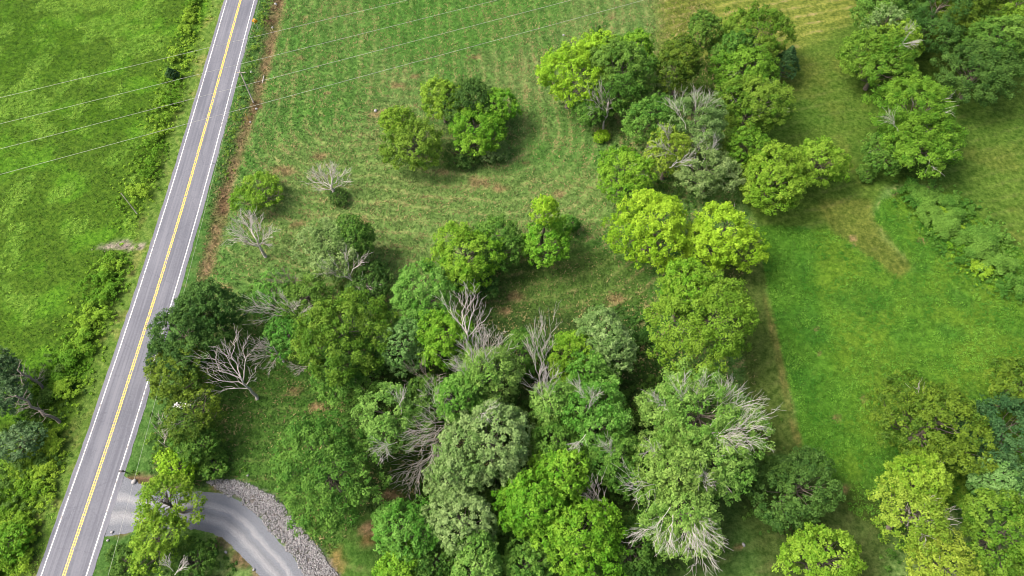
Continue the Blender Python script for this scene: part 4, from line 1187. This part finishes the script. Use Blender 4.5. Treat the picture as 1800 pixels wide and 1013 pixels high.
make_dead('dead_tree', 300, 790, 6, 'slim bare sapling among the scrub near the mailbox',
          [(0.4, 285, 735, 1.0), (0.5, 300, 728, 1.0), (0.4, 292, 752, 0.8)], 19, 0.12, n=4)


def spike(name, b_px, t_px, label, seed, mat, rad, twigs):
    r = np.random.default_rng(seed)
    b = unp(*b_px); h = height_from(b, t_px[1]); b[2] = hgt(b[0], b[1]) - 0.1
    root = empty(name, b); tag(root, label, 'dead tree')
    T = Tubes(); top = np.array([0, 0, h]); tk = bent(r, np.zeros(3), top, 9, 0, 0.01)
    T.add(tk, np.linspace(rad, rad * 0.45, 9), 7); T.build('trunk', mat, root)
    for k in range(twigs):
        z = h * (0.25 + 0.75 * (k + 0.5) / twigs); a = r.random() * 6.283
        D = Tubes(); s = np.array([0, 0, z]); L_ = 1.2 + 1.6 * r.random()
        dead_fan(D, r, s, s + np.array([math.cos(a) * L_, math.sin(a) * L_, 0.1 - 0.5 * r.random()]), 0.07, 3, 0.5, 1)
        D.build('branch', mat, root)
    return root


spike('dead_tree', (104, 742), (26, 695), 'lower bare grey trunk with stub branches on the left edge', 21, OLDWOOD, 0.30, 14)
spike('dead_tree', (82, 684), (20, 650), 'upper bare grey trunk with stub branches on the left edge', 22, OLDWOOD, 0.28, 12)
spike('dead_tree', (1150, 752), (1136, 703), 'broken brown stump pole beside the huge half-dead ash', 23, BARK, 0.26, 3)

# ------------------------------------------------------------------ thickets
brush('roadside_brush', [(352, -40), (338, 30), (325, 75), (310, 120), (300, 165), (285, 210), (272, 250), (258, 300), (240, 350), (228, 385)], [2.6, 3.2, 3.6, 4.5, 5, 5, 5, 5.5], 1.8, 'weed',
      'ragged green hedge brush along the left ditch above the gravel pull-off', 41, 700)
brush('roadside_brush', [(212, 455), (190, 500), (170, 550), (148, 600), (125, 650), (108, 700)], [4, 5.0, 5, 5, 5, 4.5], 1.7, 'weed',
      'bright yellow-green hedge brush along the left ditch below the gravel pull-off', 42, 620)
brush('roadside_brush', [(95, 770), (70, 820), (50, 870), (30, 920), (15, 980), (0, 1040)], [4, 5, 6, 7, 7, 7], 2.0, 'weed',
      'yellow-green hedge brush along the road in the lower left', 43, 560)
brush('roadside_brush', [(100, 650), (70, 720), (60, 800), (20, 860), (-40, 960)], [5, 6, 6, 8, 9], 1.8, 'under',
      'darker shrubbery under the pines on the left edge', 44, 420)
brush('ditch_weeds', [(472, -30), (459, 40), (446, 90), (436, 130), (422, 180), (411, 225), (395, 280), (384, 330)], 1.8, 0.9, 'weedd',
      'tall weeds along the eroded ditch right of the road', 45, 300, 0.24)
brush('thicket', [(1600, 340), (1640, 365), (1680, 400), (1715, 435), (1750, 470), (1790, 500)], [3.5, 6, 7, 7.5, 8, 6], 2.9, 'mid',
      'long tangled thicket of vines beside the rough grass on the right', 46, 1000)
brush('thicket', [(1655, 385), (1690, 430), (1715, 470), (1740, 488)], 4.0, 1.6, 'weed',
      'lighter yellow-green vines on the near side of the right thicket', 47, 180)
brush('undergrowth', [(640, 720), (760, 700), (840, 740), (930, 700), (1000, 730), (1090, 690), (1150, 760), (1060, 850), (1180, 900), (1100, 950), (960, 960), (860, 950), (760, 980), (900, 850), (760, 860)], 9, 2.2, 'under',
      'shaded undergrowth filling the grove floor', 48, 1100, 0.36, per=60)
brush('undergrowth', [(1100, 560), (1130, 620), (1160, 680), (1210, 690)], 6, 1.2, 'under',
      'dark green ground plants between the grove and the broad olive tree', 49, 260, 0.3)
brush('undergrowth', [(1310, 760), (1340, 830), (1360, 900), (1330, 880)], 6, 1.4, 'under',
      'shaded shrubs between the grove and the dark rounded tree', 50, 160, 0.34)
brush('undergrowth', [(270, 780), (300, 760), (330, 800), (400, 830)], 4, 1.4, 'weedd',
      'scrubby green growth around the mailbox corner', 51, 150, 0.3)
brush('undergrowth', [(190, 1030), (240, 975), (300, 970), (350, 970), (390, 1010)], 4, 1.2, 'under',
      'scrubby growth inside the driveway bend', 52, 170, 0.3)
brush('undergrowth', [(1700, 830), (1740, 800), (1790, 870), (1700, 960), (1560, 960)], 7, 1.8, 'under',
      'shaded undergrowth beneath the trees in the lower right', 53, 240, 0.34)
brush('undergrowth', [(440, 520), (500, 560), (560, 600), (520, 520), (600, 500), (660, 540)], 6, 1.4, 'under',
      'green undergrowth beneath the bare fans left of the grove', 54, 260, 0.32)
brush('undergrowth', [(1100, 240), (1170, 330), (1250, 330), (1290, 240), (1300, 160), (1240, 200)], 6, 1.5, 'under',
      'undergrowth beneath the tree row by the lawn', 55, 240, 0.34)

# ------------------------------------------------------------------ grass and weeds (too many to count)
def tuft_points(n, poly_px, seed, mask=None):
    r = np.random.default_rng(seed)
    poly = np.array([unp(x, y)[:2] for x, y in poly_px]); lo, hi = poly.min(0), poly.max(0)
    q = lo + r.random((n, 2)) * (hi - lo)
    k = poly_sdf(q[:, 0], q[:, 1], poly) < 0
    k &= np.abs(road_coords(q[:, 0], q[:, 1])) > 4.7
    k &= poly_sdf(q[:, 0], q[:, 1], [p[:2] for p in drive_poly]) > 0.3
    k &= poly_sdf(q[:, 0], q[:, 1], rp_w) > 0.2
    q = q[k]
    if mask is not None:
        q = q[mask(q, r)]
    return q, r


def blade_tufts(name, q, r, h, w, nb, colr, label, spread=0.22, broad=1.0):
    """each tuft is a few bent blades; all blades in one mesh with their own colour"""
    n = len(q) * nb
    i = np.repeat(np.arange(len(q)), nb)
    z = hgt(q[:, 0], q[:, 1])
    sc = (0.6 + 0.8 * r.random(len(q)))[i]
    a = r.random(n) * 6.283
    bx = q[i, 0] + r.normal(size=n) * spread * sc; by = q[i, 1] + r.normal(size=n) * spread * sc
    d = np.stack([np.cos(a), np.sin(a), np.zeros(n)], -1)
    p = np.stack([-np.sin(a), np.cos(a), np.zeros(n)], -1)
    b0 = np.stack([bx, by, z[i] - 0.03], -1)
    hh = (h * sc * (0.6 + 0.8 * r.random(n)))[:, None]; ww = (w * broad * (0.7 + 0.6 * r.random(n)))[:, None]
    lean = (0.5 + 0.9 * r.random(n))[:, None]
    tip = b0 + d * hh * lean + np.array([0, 0, 1]) * hh * 0.8
    V = np.stack([b0 - p * ww, b0 + p * ww, tip], 1).reshape(-1, 3)
    cc = np.repeat((colr[i] * (0.75 + 0.5 * r.random((n, 1)))), 3, 0)
    o = mesh_np(name, V, np.arange(3 * n), np.full(n, 3), GRASS, None, False, pattr={'col': cc})
    tag(o, label, 'grass', None, 'stuff')
    return o


def grass_mat():
    m, N, L = new_mat('grass')
    o = N.new('ShaderNodeOutputMaterial'); b = N.new('ShaderNodeBsdfPrincipled'); b.inputs['Roughness'].default_value = 0.7
    b.inputs['Specular IOR Level'].default_value = 0.2
    at = N.new('ShaderNodeAttribute'); at.attribute_name = 'col'; L.new(at.outputs['Color'], b.inputs['Base Color'])
    tr = N.new('ShaderNodeBsdfTranslucent'); L.new(at.outputs['Color'], tr.inputs['Color'])
    ms = N.new('ShaderNodeMixShader'); ms.inputs[0].default_value = 0.3
    L.new(b.outputs[0], ms.inputs[1]); L.new(tr.outputs[0], ms.inputs[2]); L.new(ms.outputs[0], o.inputs[0])
    return m


GRASS = grass_mat()
field_px = [(-420, -60), (380, -60), (180, 640), (50, 1040), (-80, 1040), (-200, 700)]
def leafy(name, q, r, rad, per, leaf, pal, label, hz=0.12):
    """low leafy plants: flat-lying leaves in small cushions"""
    n = len(q)
    rd = rad * (0.5 + 0.9 * r.random(n))
    cen = np.concatenate([q, (hgt(q[:, 0], q[:, 1]) + hz * rd / rad)[:, None]], 1)
    out = np.tile(np.array([0, 0, 1.0]), (n, 1)) + r.normal(size=(n, 3)) * 0.3
    out /= np.linalg.norm(out, axis=1, keepdims=True)
    big = fbm(q[:, 0], q[:, 1], 4, 303, 3)
    V, t = leaf_cloud(r, cen, rd, out, np.maximum(3, per * (rd / rad) ** 2).astype(int), leaf, np.clip((big - 0.5) * 2 + 0.5 + r.normal(size=n) * 0.2, 0, 1), 0.5, 0.6, 0.2)
    o = leaf_obj(name, V, t, LEAF[pal]); tag(o, label, 'weeds', None, 'stuff')
    return o


q, r = tuft_points(120000, field_px, 61, lambda q, r: colony(q[:, 0], q[:, 1]) + (r.random(len(q)) - 0.5) * 0.06 > 0.565)
leafy('field_weeds', q[:9500], r, 0.42, 12, 0.2, 'pasture', 'lighter leafy weeds growing in patches over the left field')
q, r = tuft_points(60000, field_px, 62)
cg = C[ground_lookup(q[:, 0], q[:, 1])] * (0.9 + 0.6 * r.random((len(q), 1)))
blade_tufts('field_grass', q, r, 0.26, 0.11, 2, cg, 'short green pasture grass of the left field', 0.2)
mead_px = [(400, -60), (1250, -60), (1300, 420), (1340, 700), (640, 900), (560, 1000), (260, 830), (300, 640), (360, 420)]
q, r = tuft_points(120000, mead_px, 64)
cg = C[ground_lookup(q[:, 0], q[:, 1])] * (0.88 + 0.55 * r.random((len(q), 1)))
dryb = r.random(len(q)) < 0.10 + 0.25 * (fbm(q[:, 0], q[:, 1], 5, 404, 3) > 0.55)
sw = np.sin(mow_phase(q[:, 0], q[:, 1]) * 2 * math.pi / 3.1) * 0.9 + (fbm(q[:, 0], q[:, 1], 2.5, 88, 3) - 0.5) * 2.2
sw = sstep(0.3, 0.9, sw) * straw[ground_lookup(q[:, 0], q[:, 1])] * sstep(0.36, 0.55, fbm(q[:, 0], q[:, 1], 14, 89, 2))
dryb |= r.random(len(q)) < sw * 0.7
cg *= (1.06 - 0.14 * sstep(-0.2, 0.8, -1 *  np.sin(mow_phase(q[:, 0], q[:, 1]) * 2 * math.pi / 3.1)) * (straw[ground_lookup(q[:, 0], q[:, 1])] > 0.3))[:, None]
cg[dryb] = lin('b2ac72', KG) * (0.8 + 0.4 * r.random((dryb.sum(), 1)))
blade_tufts('meadow_grass', q, r, 0.36, 0.13, 2, cg, 'rough green and straw-coloured meadow grass right of the road', 0.22)
q, r = tuft_points(60000, rough_px, 66, lambda q, r: fbm(q[:, 0], q[:, 1], 5, 67, 3) * 0.5 + fbm(q[:, 0], q[:, 1], 1.6, 68, 2) * 0.5 > 0.47)
leafy('rough_weeds', q[:9500], r, 0.38, 9, 0.2, 'clover', 'lush unmown green plants beside the mown strip on the right')
q, r = tuft_points(30000, rough_px, 69)
cg = C[ground_lookup(q[:, 0], q[:, 1])] * (0.9 + 0.6 * r.random((len(q), 1)))
blade_tufts('rough_grass', q, r, 0.26, 0.08, 2, cg, 'bright green tall grass beside the mown strip on the right', 0.26)

# ------------------------------------------------------------------ roadside things
GALV = plain('galvanised_steel', lin('b5b8b6', 0.7), 0.5, 0.1, 5, 0.3)
BLACKP = plain('black_paint', (0.015, 0.015, 0.016), 0.45, 0.2, 6)
SIGNY = plain('sign_yellow', lin('ffb81c', 0.85), 0.5, 0.05, 3)
POLEW = plain('pole_wood', lin('c0b6aa', 0.75), 0.9, 0.2, 3)
WIRE = plain('aluminium_wire', lin('ccccc8', 0.68), 0.5, 0.05, 1, 0.2)
WHITEP = plain('white_board', (0.75, 0.75, 0.74), 0.6, 0.08, 2)
GLASSY = plain('insulator', lin('8a8f90', 0.6), 0.3, 0.1, 5)


def prism(name, poly2, y0, y1, mat, parent=None):
    """flat plate in the XZ plane with thickness along Y"""
    n = len(poly2)
    V = [(x, y0, z) for x, z in poly2] + [(x, y1, z) for x, z in poly2]
    flat = list(range(n)) + list(range(2 * n - 1, n - 1, -1)); cnt = [n, n]
    for i in range(n):
        j = (i + 1) % n
        flat += [i, n + i, n + j, j]; cnt.append(4)
    return mesh_np(name, V, flat, cnt, mat, parent)


# curve warning sign
sb = unp(453, 50); sb[2] = hgt(sb[0], sb[1])
sg = empty('road_sign', sb); tag(sg, 'yellow diamond curve warning sign on a steel post beside the road', 'road sign')
T = Tubes(); T.add([(0, 0, -0.1), (0, 0, 1.3), (0, 0, 2.75)], 0.05, 6); T.build('post', GALV, sg)
dz = 2.25; dd = 0.78
pl = prism('plate', [(0, dz - dd), (dd, dz), (0, dz + dd), (-dd, dz)], -0.075, -0.05, SIGNY, sg)
bdr = 0.05
for a_, b2 in (((0, -1), (1, 0)), ((1, 0), (0, 1)), ((0, 1), (-1, 0)), ((-1, 0), (0, -1))):
    k1, k2 = 0.92 * dd, 0.86 * dd
    prism('border', [(a_[0] * k1, dz + a_[1] * k1), (b2[0] * k1, dz + b2[1] * k1), (b2[0] * k2, dz + b2[1] * k2), (a_[0] * k2, dz + a_[1] * k2)], -0.082, -0.077, BLACKP, pl)
prism('arrow', [(0.10, dz - 0.40), (0.20, dz - 0.40), (0.20, dz - 0.02), (0.02, dz + 0.16), (0.10, dz + 0.24), (-0.20, dz + 0.30), (-0.14, dz + 0.0), (-0.05, dz + 0.08), (0.10, dz - 0.07)], -0.082, -0.077, BLACKP, pl)

# mailbox
mb = unp(224.5, 832); mb[2] = hgt(mb[0], mb[1])
mr_ = empty('mailbox', mb); tag(mr_, 'black mailbox on a post at the road edge above the driveway', 'mailbox')
box('post', (0, 0, 0.5), (0.13, 0.13, 1.15), BLACKP, mr_, 0.012)
box('arm', (-0.25, 0, 1.0), (0.75, 0.1, 0.09), BLACKP, mr_, 0.01)
prof = [(-0.16, 1.06), (0.16, 1.06), (0.16, 1.24)] + [(0.16 * math.cos(t), 1.24 + 0.16 * math.sin(t)) for t in np.linspace(0.2, math.pi - 0.2, 7)] + [(-0.16, 1.24)]
V = [(-0.75, x, z) for x, z in prof] + [(-0.12, x, z) for x, z in prof]; n = len(prof)
flat = list(range(n - 1, -1, -1)) + list(range(n, 2 * n)); cnt = [n, n]
for i in range(n):
    j = (i + 1) % n; flat += [i, j, n + j, n + i]; cnt.append(4)
bx_ = mesh_np('box', V, flat, cnt, plain('mailbox_grey', lin('6c6a70', 0.5), 0.4, 0.1, 4), mr_)
box('door', (-0.765, 0, 1.22), (0.025, 0.27, 0.28), BLACKP, mr_, 0.005)
box('flag', (-0.4, -0.185, 1.32), (0.16, 0.02, 0.10), plain('flag_red', (0.35, 0.03, 0.02), 0.5), mr_, 0.004)

# long white box
wb = unp(322, 716); wb[2] = hgt(wb[0], wb[1])
wr = empty('storage_box', wb); tag(wr, 'long white box half hidden under the scrubby roadside tree', 'box'); wr.rotation_euler.z = math.radians(-8)
for k, x in enumerate((-1.25, 0, 1.25)):
    box('runner', (x, 0, 0.06), (0.12, 0.7, 0.14), OLDWOOD, wr)
box('body', (0, 0, 0.48), (3.1, 0.75, 0.72), WHITEP, wr, 0.02)
box('lid', (0, 0, 0.885), (3.25, 0.9, 0.075), WHITEP, wr, 0.02)


def util_pole(b, h, label, arm=True, ang=0.0, rad=0.17):
    root = empty('utility_pole', (b[0], b[1], hgt(b[0], b[1]) - 0.1)); tag(root, label, 'utility pole')
    root.rotation_euler.z = ang
    T = Tubes(); T.add([(0, 0, 0), (0, 0, h * 0.5), (0, 0, h)], [rad, rad * 0.85, rad * 0.65], 8); T.build('pole', POLEW, root)
    if arm:
        a = box('crossarm', (0.15, -0.14, h - 0.35), (2.3, 0.11, 0.14), POLEW, root, 0.01)
        for x in (-0.85, 0.1, 1.1):
            T = Tubes(); T.add([(x, -0.14, h - 0.28), (x, -0.14, h - 0.20), (x, -0.14, h - 0.1)], [0.06, 0.08, 0.045], 7); T.build('insulator', GLASSY, root)
    return root


pb = unp(445, 179); ph = height_from(pb, 122)
util_pole(pb, ph, 'weathered wooden utility pole with a crossarm beside the ditch right of the road')
lb = unp(241, 376); lh = height_from(lb, 339)
util_pole(lb, lh, 'thin bare grey pole in the brush left of the road', False, 0, 0.11)


def wire(pts, label, group=None, rad=0.03, sag=0.0):
    pts = np.array(pts, float); T = Tubes()
    allp = []
    for i in range(len(pts) - 1):
        t = np.linspace(0, 1, 17)[:-1] if i < len(pts) - 2 else np.linspace(0, 1, 17)
        p = pts[i] * (1 - t[:, None]) + pts[i + 1] * t[:, None]; p[:, 2] -= sag * 4 * t * (1 - t); allp.append(p)
    T.add(np.concatenate(allp), rad, 5)
    o = T.build('overhead_wire', WIRE); tag(o, label, 'wire', group); return o


# lines along the road: next poles stand beyond the picture at both ends
w2 = unp(226, 834, ph - 2.0); w1 = unp(250, 726, ph - 2.0)
dv = w2 - w1; dv /= np.linalg.norm(dv)
low = w2 + dv * 34; low[2] = ph - 0.1
hi_ = pb + np.array([pb[0] - low[0], pb[1] - low[1], 0]) / np.hypot(pb[0] - low[0], pb[1] - low[1]) * 85; hi_[2] = ph - 0.1
util_pole(low, ph, 'wooden utility pole beside the road beyond the bottom edge')
util_pole(hi_, ph, 'wooden utility pole beside the road beyond the top edge')
for x, l in ((0.1, 'thin service wire running above the right edge of the road'),):
    wire([(low[0] + x, low[1] - 0.14, ph - 0.22), (pb[0] + x, pb[1] - 0.14, ph - 0.22), (hi_[0] + x, hi_[1] - 0.14, ph - 0.22)], l, None, 0.014, 0.9)

# four high conductors crossing the picture from left to upper right
ZW = 15.0
ends = [((0, 172), (717, 0)), ((0, 218), (875, 0)), ((0, 262), (1006, 0)), ((0, 307), (1133, 0))]
A = np.array([unp(*a, ZW) for a, b in ends]); B_ = np.array([unp(*b, ZW) for a, b in ends])
md = (B_ - A).mean(0); md /= np.linalg.norm(md); nd = np.array([-md[1], md[0], 0])
o0 = A.mean(0)
tL, tR = -70.0, 250.0
names = ('uppermost', 'second', 'third', 'lowest')
offL = []
for k in range(4):
    dL = A[k] + (B_[k] - A[k]) * 0.0
    u0 = (A[k] - o0) @ nd; u1 = (B_[k] - o0) @ nd; s0 = (A[k] - o0) @ md; s1 = (B_[k] - o0) @ md
    oL = u0 + (u1 - u0) * (tL - s0) / (s1 - s0); oR = u0 + (u1 - u0) * (tR - s0) / (s1 - s0)
    pL = o0 + md * tL + nd * oL; pR = o0 + md * tR + nd * oR
    offL.append((oL, oR))
    wire([pL, pR], names[k] + ' of the four pale overhead wires crossing road and fields', None, 0.027, 0.0)
for side, t in ((0, tL), (1, tR)):
    c = o0 + md * t
    us = [o[side] for o in offL]
    root = empty('power_line_frame', (c[0], c[1], 0)); tag(root, 'wooden two-pole power line frame beyond the %s edge' % ('left', 'upper right')[side], 'pylon')
    root.rotation_euler.z = math.atan2(nd[1], nd[0])
    for u in (us[1], us[2]):
        T = Tubes(); T.add([(u, 0, -0.2), (u, 0, 8), (u, 0, ZW + 1.2)], [0.22, 0.18, 0.14], 8); T.build('pole', POLEW, root)
    box('crossbeam', ((us[0] + us[3]) / 2, 0.2, ZW + 0.75), (abs(us[0] - us[3]) + 1.0, 0.2, 0.25), POLEW, root, 0.02)
    for u in us:
        T = Tubes(); T.add([(u, 0.05, ZW), (u, 0.08, ZW + 0.35), (u, 0.1, ZW + 0.65)], [0.06, 0.08, 0.05], 7); T.build('insulator', GLASSY, root)

# loose pale rocks and debris
rk = [(236, 847, 0.42, 'pale boulder at the driveway corner below the mailbox'), (276, 843, 0.34, 'small pale boulder on the upper driveway edge'),
      (190, 950, 0.30, 'pale rock at the lower driveway corner beside the road'), (197, 936, 0.26, 'little white rock at the lower driveway corner'),
      (397, 971, 0.40, 'flat pale rock on the inner side of the driveway bend'), (446, 1002, 0.32, 'pale rock at the inner driveway edge near the bottom'),
      (478, 46, 0.45, 'white rock in the ditch near the yellow sign'), (484, 5, 0.5, 'pale rock in the ditch at the top edge'),
      (442, 127, 0.40, 'pale rock in the weeds right of the pole top'), (450, 190, 0.32, 'white rock on bare earth near the foot of the pole'),
      (439, 213, 0.30, 'pale rock by the yellow marker stake'), (436, 836, 0.3, 'pale stone in the grass above the stone band'),
      (991, 62, 0.4, 'pale stone in the upper meadow below the lowest wire'), (690, 200, 0.4, 'pale stone on bare earth left of the island thicket'), (660, 194, 0.42, 'grey stone on bare earth at the far left of the island thicket'),
      (1307, 958, 0.35, 'pale stone in the shaded grass at the bottom right')]
for i, (x, y, s, l) in enumerate(rk):
    p = unp(x, y); p[2] = hgt(p[0], p[1]) + s * 0.25
    o = stones('rock', np.zeros((1, 3)), np.array([s]), STONE, 300 + i); o.location = p
    o.data.attributes['tint'].data.foreach_set('value', np.full(len(o.data.polygons), 0.85, np.float32)); tag(o, l, 'rock')
# marker stake and pale log
p = unp(435.5, 210); hs = height_from(p, 198)
p[2] = hgt(p[0], p[1])
o = Tubes(); o.add([(0, 0, -0.1), (0.02, 0, hs * 0.5), (0.03, 0, hs)], 0.07, 6)
o = o.build('marker_stake', plain('yellow_stake', lin('c8a040', 0.6), 0.7)); o.location = p
tag(o, 'thin yellowish marker stake standing in the eroded ditch', 'stake')
a = unp(463, 132); b = unp(460, 144); a[2] = hgt(a[0], a[1]) + 0.3; b[2] = hgt(b[0], b[1]) + 0.2
o = Tubes(); o.add([a, (a + b) / 2 + np.array([0.1, 0, 0.08]), b], [0.12, 0.14, 0.09], 6); o = o.build('log', DEADWOOD)
tag(o, 'short pale log lying in the eroded ditch', 'log')
print('tris', sum(sum(len(p.vertices) - 2 for p in ob.data.polygons) if len(ob.data.polygons) < 1000 else (len(ob.data.loops) - 2 * len(ob.data.polygons)) for ob in scene.objects if ob.type == 'MESH'))
